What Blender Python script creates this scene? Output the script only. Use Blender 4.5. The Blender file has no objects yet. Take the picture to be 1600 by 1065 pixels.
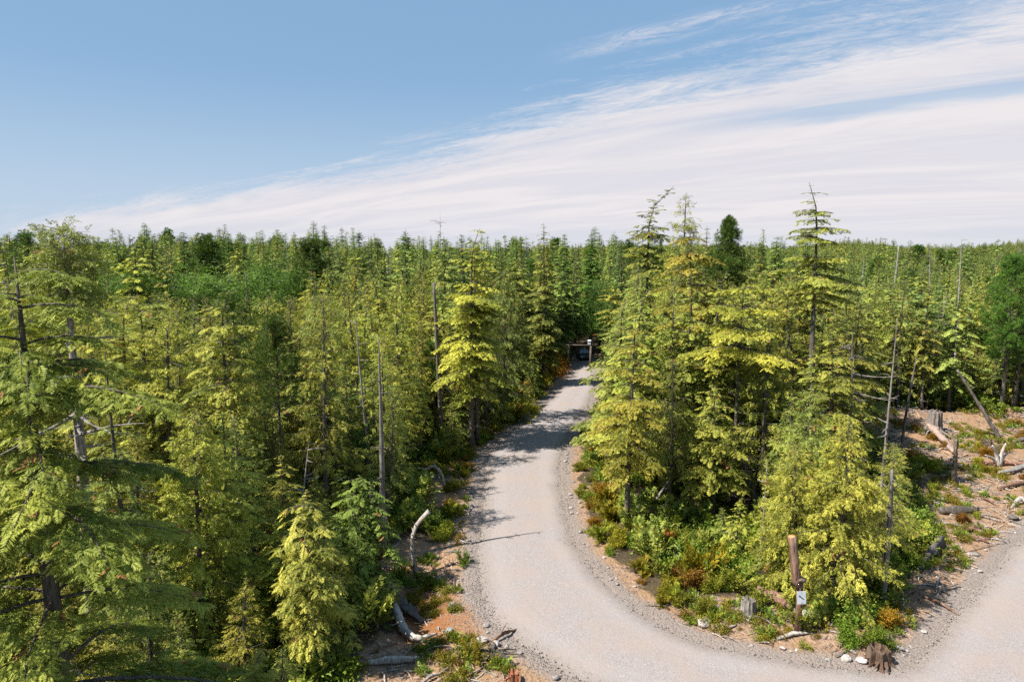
import bpy, math, random
import numpy as np
from mathutils import Vector, Matrix
from mathutils.geometry import delaunay_2d_cdt

S = bpy.context.scene
COL = S.collection
R = math.radians
rng = np.random.default_rng(11)
random.seed(5)

# ------------------------------------------------------------------ camera, sky, sun, exposure
CAMH = 15.0
PITCH = R(7.2)
FPX = 1067.0                       # focal length in photo pixels (1600 wide)
cd = bpy.data.cameras.new("camera"); cam = bpy.data.objects.new("camera", cd); COL.objects.link(cam)
cd.sensor_width = 36; cd.lens = 24.0; cd.clip_start = 0.1; cd.clip_end = 30000
cam.location = (0, 0, CAMH); cam.rotation_euler = (R(90) - PITCH, 0, 0)
S.camera = cam

SUN_EL, SUN_AZ = R(52), R(250)     # azimuth clockwise from +Y: the sun stands to the left and a little behind
sd = Vector((math.sin(SUN_AZ) * math.cos(SUN_EL), math.cos(SUN_AZ) * math.cos(SUN_EL), math.sin(SUN_EL)))
ld = bpy.data.lights.new("sun", 'SUN'); ld.energy = 5.0; ld.angle = R(0.5); ld.color = (1.0, 0.955, 0.88)
lo = bpy.data.objects.new("sun", ld); COL.objects.link(lo); lo.rotation_euler = sd.to_track_quat('Z', 'Y').to_euler()
lo.location = (-60, -30, 120)

W = bpy.data.worlds.new("World"); S.world = W; W.use_nodes = True
nt = W.node_tree; nt.nodes.clear()


class NT:
    """tiny node-writing helper"""
    def __init__(s, tree): s.t = tree
    def n(s, typ, **k):
        d = s.t.nodes.new(typ)
        for a, b in k.items():
            if a.startswith('i_'):
                key = a[2:]
                key = int(key) if key.isdigit() else key.replace('_', ' ')
                sock = d.inputs[key]
                if isinstance(b, bpy.types.NodeSocket): s.t.links.new(b, sock)
                else: sock.default_value = b
            else: setattr(d, a, b)
        return d
    def math(s, op, a, b=None, c=None, clamp=False):
        d = s.t.nodes.new('ShaderNodeMath'); d.operation = op; d.use_clamp = clamp
        for i, v in enumerate((a, b, c)):
            if v is None: continue
            if isinstance(v, bpy.types.NodeSocket): s.t.links.new(v, d.inputs[i])
            else: d.inputs[i].default_value = v
        return d.outputs[0]
    def ss(s, v, lo, hi, a=0.0, b=1.0):
        d = s.t.nodes.new('ShaderNodeMapRange'); d.interpolation_type = 'SMOOTHSTEP'
        s.t.links.new(v, d.inputs[0])
        for i, q in ((1, lo), (2, hi), (3, a), (4, b)):
            if isinstance(q, bpy.types.NodeSocket): s.t.links.new(q, d.inputs[i])
            else: d.inputs[i].default_value = q
        return d.outputs[0]
    def mix(s, f, a, b, mode='MIX'):
        d = s.t.nodes.new('ShaderNodeMix'); d.data_type = 'RGBA'; d.blend_type = mode
        for i, v in ((0, f), (6, a), (7, b)):
            if isinstance(v, bpy.types.NodeSocket): s.t.links.new(v, d.inputs[i])
            else: d.inputs[i].default_value = (*v, 1) if isinstance(v, tuple) and len(v) == 3 else v
        return d.outputs[2]
    def noise(s, vec, scale, detail=4, rough=0.55, out='Fac', dist=0.0):
        d = s.t.nodes.new('ShaderNodeTexNoise'); d.inputs['Scale'].default_value = scale
        d.inputs['Detail'].default_value = detail; d.inputs['Roughness'].default_value = rough
        d.inputs['Distortion'].default_value = dist
        if vec is not None: s.t.links.new(vec, d.inputs['Vector'])
        return d.outputs[out]


w = NT(nt)
sky = w.n('ShaderNodeTexSky', sky_type='NISHITA', sun_disc=False, sun_elevation=SUN_EL, sun_rotation=SUN_AZ,
          altitude=20, air_density=1.0, dust_density=0.6, ozone_density=1.0)
tc = w.n('ShaderNodeTexCoord')
sep = w.n('ShaderNodeSeparateXYZ', i_0=tc.outputs['Generated'])
x, y, z = sep.outputs
zc = w.math('MAXIMUM', w.math('ADD', z, 0.10), 0.05)
px_, py_ = w.math('DIVIDE', x, zc), w.math('DIVIDE', y, zc)
# cirrus sheet on a gently curved layer: s runs across the bands, a along them
s_ = w.math('ADD', w.math('MULTIPLY', px_, 0.5635), w.math('MULTIPLY', py_, 0.826))
a_ = w.math('SUBTRACT', w.math('MULTIPLY', px_, 0.826), w.math('MULTIPLY', py_, 0.5635))
def cc(fa, fs, off=0.0): return w.n('ShaderNodeCombineXYZ', i_0=w.math('MULTIPLY', a_, fa), i_1=w.math('MULTIPLY', s_, fs), i_2=off).outputs[0]
n1 = w.noise(cc(.7, 3.0), 1.0, 7, 0.62, dist=0.8)
n2 = w.noise(cc(3.2, 8.0), 1.8, 7, 0.76, dist=1.6)
n3 = w.noise(cc(.45, 1.7, 3.7), 1.0, 6, 0.6, dist=0.7)
q_ = w.math('DIVIDE', w.math('ADD', a_, 3.2), 1.9)
bnd = w.math('ADD', 2.40, w.math('MULTIPLY', w.math('POWER', 2.71828, w.math('MULTIPLY', w.math('MULTIPLY', q_, q_), -1.0)), 0.62))
sm = w.math('SUBTRACT', w.math('ADD', s_, w.math('ADD', w.math('MULTIPLY', w.math('SUBTRACT', n1, 0.5), 1.5), w.math('MULTIPLY', w.math('SUBTRACT', n2, 0.5), 0.95))), bnd)
edge = w.ss(sm, -0.20, 0.62)
body = w.ss(w.math('ADD', w.math('ADD', n3, w.math('MULTIPLY', w.math('SUBTRACT', n2, .5), 0.34)), w.math('MULTIPLY', w.math('SUBTRACT', s_, bnd), 0.16)), 0.34, 0.56, 0.70, 1.0)
cl = w.math('MULTIPLY', edge, body)
# a thinner blue lane inside the sheet at upper right
lane = w.math('MULTIPLY', w.ss(w.math('ABSOLUTE', w.math('SUBTRACT', w.math('ADD', s_, w.math('MULTIPLY', w.math('SUBTRACT', n1, .5), .5)), 3.42)), 0.03, 0.24, 1.0, 0.0), w.ss(a_, -1.6, -0.6, 0.0, 0.65))
cl = w.math('MULTIPLY', cl, w.math('SUBTRACT', 1.0, lane))
st = w.math('MULTIPLY', w.ss(w.math('ABSOLUTE', w.math('SUBTRACT', w.math('ADD', s_, w.math('MULTIPLY', w.math('SUBTRACT', n1, .5), .25)), 2.27)), 0.0, 0.11, 1.0, 0.0), w.ss(n2, 0.35, 0.62))
st = w.math('MULTIPLY', st, w.math('MULTIPLY', w.ss(a_, -1.5, -1.0), w.ss(a_, -0.3, -0.8, 0.0, 0.6)))
cl = w.math('MAXIMUM', cl, st)
base = w.mix(1.0, sky.outputs[0], (1.0, 0.96, 0.86), 'MULTIPLY')
base = w.mix(0.66, base, (2.4, 4.3, 6.9))
base = w.mix(w.ss(z, 0.0, 0.26, 0.75, 0.0), base, (5.0, 5.9, 7.1))
shade = w.mix(w.ss(n3, 0.36, 0.62), (6.5, 6.35, 6.85), (7.5, 7.15, 7.25))
shade = w.mix(w.ss(z, 0.0, 0.07, 0.55, 0.0), shade, (5.4, 5.9, 6.8))
skyc = w.mix(w.math('MULTIPLY', cl, 0.97), base, shade)
bg = w.n('ShaderNodeBackground', i_Color=skyc, i_Strength=0.056)
w.n('ShaderNodeOutputWorld', i_Surface=bg.outputs[0])

S.view_settings.view_transform = 'Standard'; S.view_settings.look = 'None'
S.view_settings.gamma = 1.0; S.view_settings.use_curve_mapping = False
S.view_settings.exposure = 1.05
S.cycles.max_bounces = 6; S.cycles.diffuse_bounces = 2; S.cycles.transmission_bounces = 3
S.cycles.transparent_max_bounces = 4; S.cycles.glossy_bounces = 2
S.cycles.use_denoising = False


# ------------------------------------------------------------------ picture <-> ground
def ray(u, v):
    a = (u - 800) / FPX; b = -(v - 532.5) / FPX
    return np.array([a, math.cos(PITCH) + b * math.sin(PITCH), -math.sin(PITCH) + b * math.cos(PITCH)])

def G(u, v, zz=0.0):
    d = ray(u, v); t = (zz - CAMH) / d[2]
    return (d[0] * t, d[1] * t)

def proj(x, y, z):
    z = z - CAMH
    dep = y * math.cos(PITCH) - z * math.sin(PITCH)
    up = y * math.sin(PITCH) + z * math.cos(PITCH)
    return 800 + FPX * x / dep, 532.5 - FPX * up / dep

def at(u, d):
    """ground x for a picture column at forward distance d (for something near the ground level)"""
    return (u - 800) / FPX * (d * math.cos(PITCH) + (CAMH - 5) * math.sin(PITCH))

def atz(u, d, z):
    return (u - 800) / FPX * (d * math.cos(PITCH) + (CAMH - z) * math.sin(PITCH))

def htop(v, d):
    """height of something whose top is at picture row v at forward distance d"""
    r_ = ray(800, v); return CAMH + r_[2] / r_[1] * d

ROAD = [G(u, v) for u, v in [(907, 553), (904, 562), (899, 576), (889, 590), (870, 609), (845, 634), (815, 660), (785, 684),
        (762, 704), (753, 722), (749, 760), (746, 800), (742, 840), (739, 885), (741, 925), (753, 958), (790, 998), (850, 1040), (900, 1068)]]
ROAD += [(6.5, 19.8), (13, 17.6), (22, 13), (34, 6), (50, 8), (44, 24), (47, 36), (64, 54), (57, 62), (42, 48)]
ROAD += [(34.5, 41.0)] + [G(u, v) for u, v in [(1600, 832), (1575, 850), (1543, 888), (1508, 928), (1470, 972), (1436, 1016), (1404, 1041), (1362, 1044), (1290, 1034), (1190, 1018),
        (1120, 1003), (1060, 983), (1000, 948), (952, 910), (922, 872), (901, 840), (889, 800), (881, 760), (879, 725), (886, 692),
        (901, 664), (919, 640), (932, 610), (934, 580), (930, 562), (930, 553)]]
ROAD = np.array(ROAD)

def inside(P, poly):
    P = np.atleast_2d(P); c = np.zeros(len(P), bool); j = len(poly) - 1
    for i in range(len(poly)):
        xi, yi = poly[i]; xj, yj = poly[j]
        k = ((yi > P[:, 1]) != (yj > P[:, 1])) & (P[:, 0] < (xj - xi) * (P[:, 1] - yi) / (yj - yi + 1e-12) + xi)
        c ^= k; j = i
    return c

def dist_poly(P, poly, closed=True):
    P = np.atleast_2d(P); best = np.full(len(P), 1e9)
    n = len(poly)
    for i in range(n if closed else n - 1):
        a = np.array(poly[i]); b = np.array(poly[(i + 1) % n]); ab = b - a
        t = np.clip(((P - a) @ ab) / (ab @ ab + 1e-9), 0, 1)
        best = np.minimum(best, np.hypot(*(P - a - t[:, None] * ab).T))
    return best

def sdroad(P):
    d = dist_poly(P, ROAD); return np.where(inside(P, ROAD), -d, d)

def vnoise(x, y, s, seed=0):
    """smooth value noise, numpy"""
    x = np.asarray(x, float) / s; y = np.asarray(y, float) / s
    xi = np.floor(x); yi = np.floor(y); fx = x - xi; fy = y - yi
    fx = fx * fx * (3 - 2 * fx); fy = fy * fy * (3 - 2 * fy)
    def h(a, b):
        v = np.sin(a * 127.1 + b * 311.7 + seed * 74.7) * 43758.5453
        return v - np.floor(v)
    return (h(xi, yi) * (1 - fx) + h(xi + 1, yi) * fx) * (1 - fy) + (h(xi, yi + 1) * (1 - fx) + h(xi + 1, yi + 1) * fx) * fy

# areas of bare earth, drawn on the flat ground
DITCH = np.array([G(u, v) for u, v in [(590, 860), (640, 843), (700, 850), (722, 880), (716, 930), (722, 965), (735, 990), (690, 1005), (620, 985), (600, 930)]])
DIRTL = np.array([G(u, v) for u, v in [(555, 1040), (600, 985), (690, 975), (745, 985), (800, 1010), (900, 1068), (960, 1160), (560, 1200), (520, 1100)]])
BANKL = np.array([G(u, v) for u, v in [(650, 735), (700, 712), (752, 712), (748, 800), (738, 860), (700, 850), (660, 800)]])
CLEAR = np.array([G(u, v) for u, v in [(1330, 640), (1480, 640), (1700, 648), (1700, 790), (1600, 832), (1540, 890), (1500, 935), (1440, 1012), (1400, 1041), (1250, 1027), (1120, 1003), (1010, 950), (1080, 925),
                                     (1230, 950), (1400, 930), (1470, 830), (1440, 740), (1370, 690)]])
CLEARB = np.array([G(u, v) for u, v in [(1340, 655), (1700, 655), (1700, 790), (1600, 832), (1540, 890), (1480, 850), (1440, 740)]])

def height(P):
    P = np.atleast_2d(P); x, y = P[:, 0], P[:, 1]
    sd_ = sdroad(P)
    m = np.clip((sd_ - 0.2) / 2.5, 0, 1)
    h = (vnoise(x, y, 5, 1) - 0.5) * 0.5 + (vnoise(x, y, 1.3, 2) - 0.5) * 0.16
    h = h * m * np.clip(1.5 - y / 300, 0.3, 1)
    # ditch left of the road and the bank it cuts into
    h -= 0.75 * np.exp(-((x + 3.9) / 1.5) ** 2 - ((y - 28.5) / 5) ** 2) * m
    # mound of pushed-up earth at the back of the clearing
    mx, my = G(1480, 655); h += 1.0 * np.exp(-((y - my - 0.09 * (x - mx)) / 1.7) ** 2) * np.clip((x - mx + 10) / 4, 0, 1) * np.clip((48 - x + mx) / 4, 0, 1) * (0.7 + 0.6 * vnoise(x, y, 2.6, 4)) * m
    h = h - 0.012 - 0.10 * np.clip(-sd_ / 0.8, 0, 1)
    # far land
    d = np.hypot(x, y); az = np.degrees(np.arctan2(x, y))
    h += 3.5 * np.clip((d - 130) / 150, 0, 1) * np.clip((25 - az) / 25, 0, 1) * (0.6 + 0.8 * vnoise(x, y, 90, 6))
    rid = np.exp(-((d - 1500) / 420) ** 2) * (np.clip((az + 3) / 12, 0, 1)) * (21 + 6 * np.cos(np.pi * (az - 26) / 6.0) * np.clip((az - 14) / 8, 0, 1))
    h += rid
    return h

H1 = lambda x, y: float(height([(x, y)])[0])


# ------------------------------------------------------------------ materials
def new_mat(name):
    m = bpy.data.materials.new(name); m.use_nodes = True; m.node_tree.nodes.clear(); return m, NT(m.node_tree)

def leaf_mat(name, dark, light, trans=0.22, rough=0.55):
    m, q = new_mat(name)
    at_ = q.n('ShaderNodeAttribute', attribute_name='tint')
    oi = q.n('ShaderNodeObjectInfo')
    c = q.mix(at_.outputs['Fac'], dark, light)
    c = q.mix(1.0, c, oi.outputs['Color'], 'MULTIPLY')
    c = q.mix(q.ss(at_.outputs['Fac'], 1.2, 1.6), c, (0.27, 0.125, 0.045))
    hs = q.n('ShaderNodeHueSaturation', i_Color=c, i_Hue=q.ss(oi.outputs['Random'], 0, 1, 0.488, 0.510), i_Value=q.ss(oi.outputs['Random'], 0.0, 1.0, 0.82, 1.15))
    c = hs.outputs[0]
    b = q.n('ShaderNodeBsdfPrincipled', i_Base_Color=c, i_Roughness=rough)
    b.inputs['Specular IOR Level'].default_value = 0.15
    tcol = q.mix(1.0, c, (1.08, 1.15, 0.62), 'MULTIPLY')
    t = q.n('ShaderNodeBsdfTranslucent', i_Color=tcol)
    mx = q.n('ShaderNodeMixShader', i_0=trans, i_1=b.outputs[0], i_2=t.outputs[0])
    q.n('ShaderNodeOutputMaterial', i_Surface=mx.outputs[0])
    return m

def surf_mat(name, c1, c2, scale=6, rough=0.85, bump=0.4, stretch=(1, 1, 1), c3=None, bdist=0.02):
    m, q = new_mat(name)
    t = q.n('ShaderNodeTexCoord')
    mp = q.n('ShaderNodeMapping', i_Vector=t.outputs['Object']); mp.inputs['Scale'].default_value = stretch
    n = q.noise(mp.outputs[0], scale, 6, 0.65)
    c = q.mix(q.ss(n, 0.32, 0.68), c1, c2)
    if c3:
        n2_ = q.noise(mp.outputs[0], scale * 0.21, 3, 0.5); c = q.mix(q.ss(n2_, 0.5, 0.68), c, c3)
    oi = q.n('ShaderNodeObjectInfo'); c = q.mix(1.0, c, oi.outputs['Color'], 'MULTIPLY')
    bp = q.n('ShaderNodeBump', i_Strength=bump, i_Distance=bdist, i_Height=n)
    b = q.n('ShaderNodeBsdfPrincipled', i_Base_Color=c, i_Roughness=rough, i_Normal=bp.outputs[0])
    b.inputs['Specular IOR Level'].default_value = 0.25
    q.n('ShaderNodeOutputMaterial', i_Surface=b.outputs[0])
    return m

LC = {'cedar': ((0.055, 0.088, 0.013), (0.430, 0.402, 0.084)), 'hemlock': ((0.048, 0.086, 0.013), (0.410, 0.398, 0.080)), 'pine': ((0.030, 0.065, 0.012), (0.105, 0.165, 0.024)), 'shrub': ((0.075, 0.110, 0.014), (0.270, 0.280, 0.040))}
M = dict(
    cedar=leaf_mat('cedar_foliage', *LC['cedar']),
    hemlock=leaf_mat('hemlock_foliage', *LC['hemlock']),
    pine=leaf_mat('pine_needles', *LC['pine'], 0.2),
    alder=leaf_mat('alder_leaves', (0.060, 0.115, 0.026), (0.190, 0.290, 0.062), 0.4),
    shrub=leaf_mat('shrub_leaves', *LC['shrub'], 0.3),
    bark=surf_mat('bark', (0.045, 0.036, 0.028), (0.17, 0.14, 0.11), 5, 0.9, 0.7, (3, 3, 0.5), (0.075, 0.07, 0.055)),
    dead=surf_mat('weathered_wood', (0.13, 0.115, 0.10), (0.34, 0.31, 0.28), 6, 0.85, 0.6, (4, 4, 0.5), (0.12, 0.10, 0.085)),
    pale=surf_mat('bleached_wood', (0.22, 0.195, 0.17), (0.52, 0.47, 0.42), 5, 0.8, 0.5, (4, 4, 0.6), (0.25, 0.20, 0.16)),
    redwood=surf_mat('fresh_red_bark', (0.09, 0.045, 0.03), (0.27, 0.15, 0.10), 7, 0.85, 0.6, (3, 3, 0.6), (0.22, 0.15, 0.11)),
    tanwood=surf_mat('tan_wood', (0.20, 0.13, 0.085), (0.42, 0.30, 0.20), 5, 0.85, 0.5, (4, 4, 0.6)),
    cut=surf_mat('cut_wood_end', (0.45, 0.20, 0.09), (0.62, 0.33, 0.16), 12, 0.8, 0.2),
    rock=surf_mat('grey_rock', (0.15, 0.14, 0.13), (0.36, 0.33, 0.31), 5, 0.9, 0.5),
    white=surf_mat('white_board', (0.42, 0.46, 0.50), (0.52, 0.55, 0.58), 3, 0.4, 0.05),
    black=surf_mat('black_paint', (0.015, 0.017, 0.02), (0.03, 0.03, 0.035), 9, 0.5, 0.05),
)


# ------------------------------------------------------------------ geometry accumulator
class Geo:
    def __init__(s): s.v = []; s.f = []; s.t = []; s.n = 0; s.sizes = []; s.brown = 0.012
    def quads(s, V, tint):
        N = len(V)
        if not N: return
        s.v.append(V.reshape(-1, 3)); s.f.append((np.arange(N * 4) + s.n)); s.sizes.append(np.full(N, 4))
        s.t.append(np.repeat(np.broadcast_to(tint, (N,)), 4)); s.n += N * 4
    def mesh(s, V, F, tint=0.5):
        V = np.asarray(V, float); s.v.append(V)
        s.f.append(np.concatenate([np.asarray(f) for f in F]) + s.n); s.sizes.append(np.array([len(f) for f in F]))
        s.t.append(np.broadcast_to(tint, (len(V),))); s.n += len(V)
    def tube(s, pts, rad, sides=6, tint=0.5, rough=0.0, cap=True, seed=0, flare=None):
        pts = np.asarray(pts, float); n = len(pts); rad = np.broadcast_to(rad, (n,)).astype(float)
        T = np.gradient(pts, axis=0); T /= np.linalg.norm(T, axis=1)[:, None] + 1e-9
        ref = np.array([0.0, 0, 1]) if abs(T[:, 2]).mean() < 0.8 else np.array([1.0, 0, 0])
        U = np.cross(T, ref); U /= np.linalg.norm(U, axis=1)[:, None] + 1e-9; Wv = np.cross(T, U)
        a = np.arange(sides) / sides * 2 * math.pi
        rr = rad[:, None] * np.ones(sides)
        if rough:
            r_ = np.random.default_rng(seed); rr = rr * (1 + rough * (r_.random((1, sides)) - .5) * 1.4 + rough * (r_.random((n, sides)) - .5))
        V = pts[:, None] + rr[:, :, None] * (np.cos(a)[None, :, None] * U[:, None] + np.sin(a)[None, :, None] * Wv[:, None])
        F = [(i * sides + j, i * sides + (j + 1) % sides, (i + 1) * sides + (j + 1) % sides, (i + 1) * sides + j) for i in range(n - 1) for j in range(sides)]
        V = V.reshape(-1, 3)
        if cap:
            V = np.vstack([V, pts[:1], pts[-1:]]); c0 = n * sides
            F += [((j + 1) % sides, j, c0) for j in range(sides)] + [((n - 1) * sides + j, (n - 1) * sides + (j + 1) % sides, c0 + 1) for j in range(sides)]
        s.mesh(V, F, tint)
    def build_mesh(s, name, mat, smooth=False):
        me = bpy.data.meshes.new(name)
        v = np.concatenate(s.v).astype(np.float32); f = np.concatenate(s.f).astype(np.int32); z_ = np.concatenate(s.sizes).astype(np.int32)
        me.vertices.add(len(v)); me.vertices.foreach_set('co', v.ravel())
        me.loops.add(len(f)); me.loops.foreach_set('vertex_index', f)
        me.polygons.add(len(z_)); st_ = np.concatenate([[0], np.cumsum(z_)[:-1]]).astype(np.int32)
        me.polygons.foreach_set('loop_start', st_); me.polygons.foreach_set('loop_total', z_)
        me.polygons.foreach_set('use_smooth', np.full(len(z_), smooth))
        at_ = me.attributes.new('tint', 'FLOAT', 'POINT'); at_.data.foreach_set('value', np.concatenate(s.t).astype(np.float32))
        me.materials.append(mat); me.update(calc_edges=True)
        return me
    def build(s, name, mat, parent=None, smooth=False, loc=None):
        o = bpy.data.objects.new(name, s.build_mesh(name, mat, smooth)); COL.objects.link(o)
        if parent: o.parent = parent
        if loc is not None: o.location = loc
        return o

def tag(o, label=None, cat=None, group=None, kind=None):
    if label: o['label'] = label
    if cat: o['category'] = cat
    if group: o['group'] = group
    if kind: o['kind'] = kind
    return o

def empty(name, loc, rz=0.0, label=None, cat=None, group=None, scale=1.0, tilt=(0, 0)):
    o = bpy.data.objects.new(name, None); COL.objects.link(o); o.location = loc; o.rotation_euler = (tilt[0], tilt[1], rz)
    o.scale = (scale,) * 3 if not hasattr(scale, '__len__') else scale
    o.empty_display_size = 0.3
    return tag(o, label, cat, group)

def child(name, me, parent, color=None):
    o = bpy.data.objects.new(name, me); COL.objects.link(o); o.parent = parent
    if color: o.color = (*color, 1)
    return o


# ------------------------------------------------------------------ ground, road
def axis(fine_lo, fine_hi, step, lo, hi, grow=1.16):
    c = list(np.arange(fine_lo, fine_hi + 1e-6, step)); s_ = step; a = c[-1]
    while a < hi: s_ *= grow; a += s_; c.append(a)
    s_ = step; a = c[0]; pre = []
    while a > lo: s_ *= grow; a -= s_; pre.append(a)
    return np.array(pre[::-1] + c)
gx = axis(-16, 40, 0.3, -2600, 2600); gy = axis(17, 70, 0.3, -500, 2700)
X, Y = np.meshgrid(gx, gy); P = np.stack([X.ravel(), Y.ravel()], 1)
hz_ = height(P)
nx, ny = len(gx), len(gy)
idx = np.arange(nx * ny).reshape(ny, nx)
F = np.stack([idx[:-1, :-1], idx[:-1, 1:], idx[1:, 1:], idx[1:, :-1]], -1).reshape(-1, 4)
me = bpy.data.meshes.new('ground'); me.vertices.add(len(P)); me.vertices.foreach_set('co', np.column_stack([P, hz_]).astype(np.float32).ravel())
me.loops.add(F.size); me.loops.foreach_set('vertex_index', F.ravel().astype(np.int32)); me.polygons.add(len(F))
me.polygons.foreach_set('loop_start', (np.arange(len(F)) * 4).astype(np.int32)); me.polygons.foreach_set('loop_total', np.full(len(F), 4, np.int32))
me.polygons.foreach_set('use_smooth', np.full(len(F), True))
sdP = sdroad(P)
wob = (vnoise(P[:, 0], P[:, 1], 1.7, 9) - .5) * 1.6 + (vnoise(P[:, 0], P[:, 1], .6, 3) - .5) * .6
shoulder = np.clip(1.25 - (sdP + wob * 0.9) / 1.7, 0, 1) * (sdP > -1) * (P[:, 1] < 110)
def soft(poly, w_=0.8):
    d = dist_poly(P, poly); d = np.where(inside(P, poly), d, -d); return np.clip(0.5 + (d + wob * .7) / w_ / 2, 0, 1)
dirt = np.maximum.reduce([shoulder, soft(DITCH), soft(DIRTL), soft(BANKL) * .9, soft(CLEAR) * .8, soft(CLEARB)])
iron = np.maximum(soft(DITCH) * np.exp(-((P[:, 1] - 27.5) / 3.2) ** 2), 0)
for nm, arr in (('dirt', dirt), ('iron', iron), ('shoulder', np.clip(1 - (sdP + wob * .3) / 0.9, 0, 1))):
    a_t = me.attributes.new(nm, 'FLOAT', 'POINT'); a_t.data.foreach_set('value', arr.astype(np.float32))
m, q = new_mat('earth')
tcn = q.n('ShaderNodeTexCoord').outputs['Object']
fA = lambda n_: q.n('ShaderNodeAttribute', attribute_name=n_).outputs['Fac']
nb = q.noise(tcn, 0.6, 6, 0.6); nf = q.noise(tcn, 5, 6, 0.7); ng = q.noise(tcn, 22, 3, 0.6)
forest = q.mix(q.ss(nb, 0.35, 0.65), (0.035, 0.030, 0.018), (0.075, 0.058, 0.032))
forest = q.mix(q.ss(nf, 0.4, 0.7), forest, (0.10, 0.065, 0.035))
dcol = q.mix(q.ss(nf, 0.34, 0.62), (0.165, 0.095, 0.055), (0.345, 0.235, 0.16))
dcol = q.mix(q.ss(nb, 0.45, 0.62), dcol, (0.29, 0.175, 0.095))
dcol = q.mix(q.ss(q.noise(tcn, 1.6, 5, 0.7), 0.56, 0.68), dcol, (0.085, 0.058, 0.036))
dcol = q.mix(q.math('MULTIPLY', fA('iron'), q.ss(nf, 0.25, 0.6)), dcol, (0.24, 0.085, 0.018))
dcol = q.mix(q.ss(fA('shoulder'), 0.0, 0.8), dcol, q.mix(ng, (0.155, 0.12, 0.10), (0.29, 0.245, 0.215)))
col = q.mix(q.ss(q.math('ADD', fA('dirt'), q.math('MULTIPLY', q.math('SUBTRACT', nf, .5), .5)), 0.35, 0.6), forest, dcol)
vor = q.n('ShaderNodeTexVoronoi', i_Vector=tcn, i_Scale=9.0)
bh = q.math('ADD', nf, q.math('MULTIPLY', vor.outputs['Distance'], -0.5))
bp = q.n('ShaderNodeBump', i_Strength=0.8, i_Distance=0.12, i_Height=bh)
b = q.n('ShaderNodeBsdfPrincipled', i_Base_Color=col, i_Roughness=q.ss(q.math('MULTIPLY', fA('iron'), 1.0), 0.6, 1.0, 0.95, 0.35), i_Normal=bp.outputs[0]); b.inputs['Specular IOR Level'].default_value = 0.2
q.n('ShaderNodeOutputMaterial', i_Surface=b.outputs[0])
me.materials.append(m); me.update(calc_edges=True)
ground = bpy.data.objects.new('ground', me); COL.objects.link(ground); ground['kind'] = 'structure'

# the road: outline wobbled, inner points for the wheel-track attribute
out = []
for i in range(len(ROAD)):
    a, b_ = ROAD[i], ROAD[(i + 1) % len(ROAD)]; L = np.linalg.norm(b_ - a); k = max(1, int(L / 0.22))
    for j in range(k): out.append(a + (b_ - a) * j / k)
out = np.array(out)
tn = np.roll(out, -1, 0) - np.roll(out, 1, 0); tn /= np.linalg.norm(tn, axis=1)[:, None]
nn_ = np.column_stack([tn[:, 1], -tn[:, 0]])
wv = (vnoise(out[:, 0], out[:, 1], 1.1, 21) - .5) * .34 + (vnoise(out[:, 0], out[:, 1], .35, 22) - .5) * .22
sgn = 1 if inside(out + nn_ * .3, ROAD).mean() > .5 else -1
out = out + nn_ * (wv + sgn * .24)[:, None]
g2 = np.array([(a, b_) for a in np.arange(-6, 66, .5) for b_ in np.arange(5, 125, .5)]) + rng.random((72 * 2 * 240, 2)) * .15
g2 = g2[inside(g2, out)]; g2 = g2[dist_poly(g2, ROAD) > 0.3]
nO = len(out)
vs = [Vector(p) for p in np.vstack([out, g2])]
cv, ce, cf, *_ = delaunay_2d_cdt(vs, [], [list(range(nO))], 1, 1e-4)
cvn = np.array([(v.x, v.y) for v in cv]); dd = dist_poly(cvn, ROAD)
do_ = dist_poly(cvn, out[::2])
rz_ = -0.05 + 0.075 * np.clip(do_ / .4, 0, 1) + 0.03 * np.clip(do_ / 2, 0, 1) + 0.02 * (vnoise(cvn[:, 0], cvn[:, 1], 1.5, 5) - .5) * np.clip(do_, 0, 1)
me = bpy.data.meshes.new('gravel_road'); me.from_pydata([(*p, z_) for p, z_ in zip(cvn, rz_)], [], [tuple(f) for f in cf])
a_t = me.attributes.new('edge', 'FLOAT', 'POINT'); a_t.data.foreach_set('value', do_.astype(np.float32))
m, q = new_mat('gravel_surface')
tcn = q.n('ShaderNodeTexCoord').outputs['Object']
n_a = q.noise(tcn, 0.35, 5, 0.6); n_b = q.noise(tcn, 26, 3, 0.75); n_c = q.noise(tcn, 3.0, 5, 0.7)
ed = q.n('ShaderNodeAttribute', attribute_name='edge').outputs['Fac']
col = q.mix(q.ss(n_b, 0.3, 0.7), (0.185, 0.160, 0.150), (0.338, 0.300, 0.288))
v2 = q.n('ShaderNodeTexVoronoi', i_Vector=tcn, i_Scale=24.0)
col = q.mix(q.ss(v2.outputs['Color'], 0.82, 0.95), col, (0.36, 0.33, 0.315))
col = q.mix(q.ss(n_a, 0.40, 0.66, 0, 0.8), col, (0.285, 0.232, 0.202))
col = q.mix(q.ss(n_c, 0.5, 0.75, 0, 0.35), col, (0.23, 0.205, 0.195))
trk = q.ss(q.math('ABSOLUTE', q.math('SUBTRACT', q.math('ADD', ed, q.math('MULTIPLY', n_a, .5)), 1.35)), 0.12, 0.50, 0.13, 0.0)
col = q.mix(trk, col, (0.32, 0.29, 0.28))
col = q.mix(q.ss(q.math('ADD', ed, q.math('MULTIPLY', q.math('SUBTRACT', n_c, .5), 1.3)), 0.05, 0.85, 0.95, 0.0), col, q.mix(q.ss(n_b, .35, .65), (0.15, 0.12, 0.10), (0.29, 0.25, 0.225)))
bp = q.n('ShaderNodeBump', i_Strength=0.7, i_Distance=0.03, i_Height=q.math('ADD', n_b, q.math('MULTIPLY', n_c, 1.5)))
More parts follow.
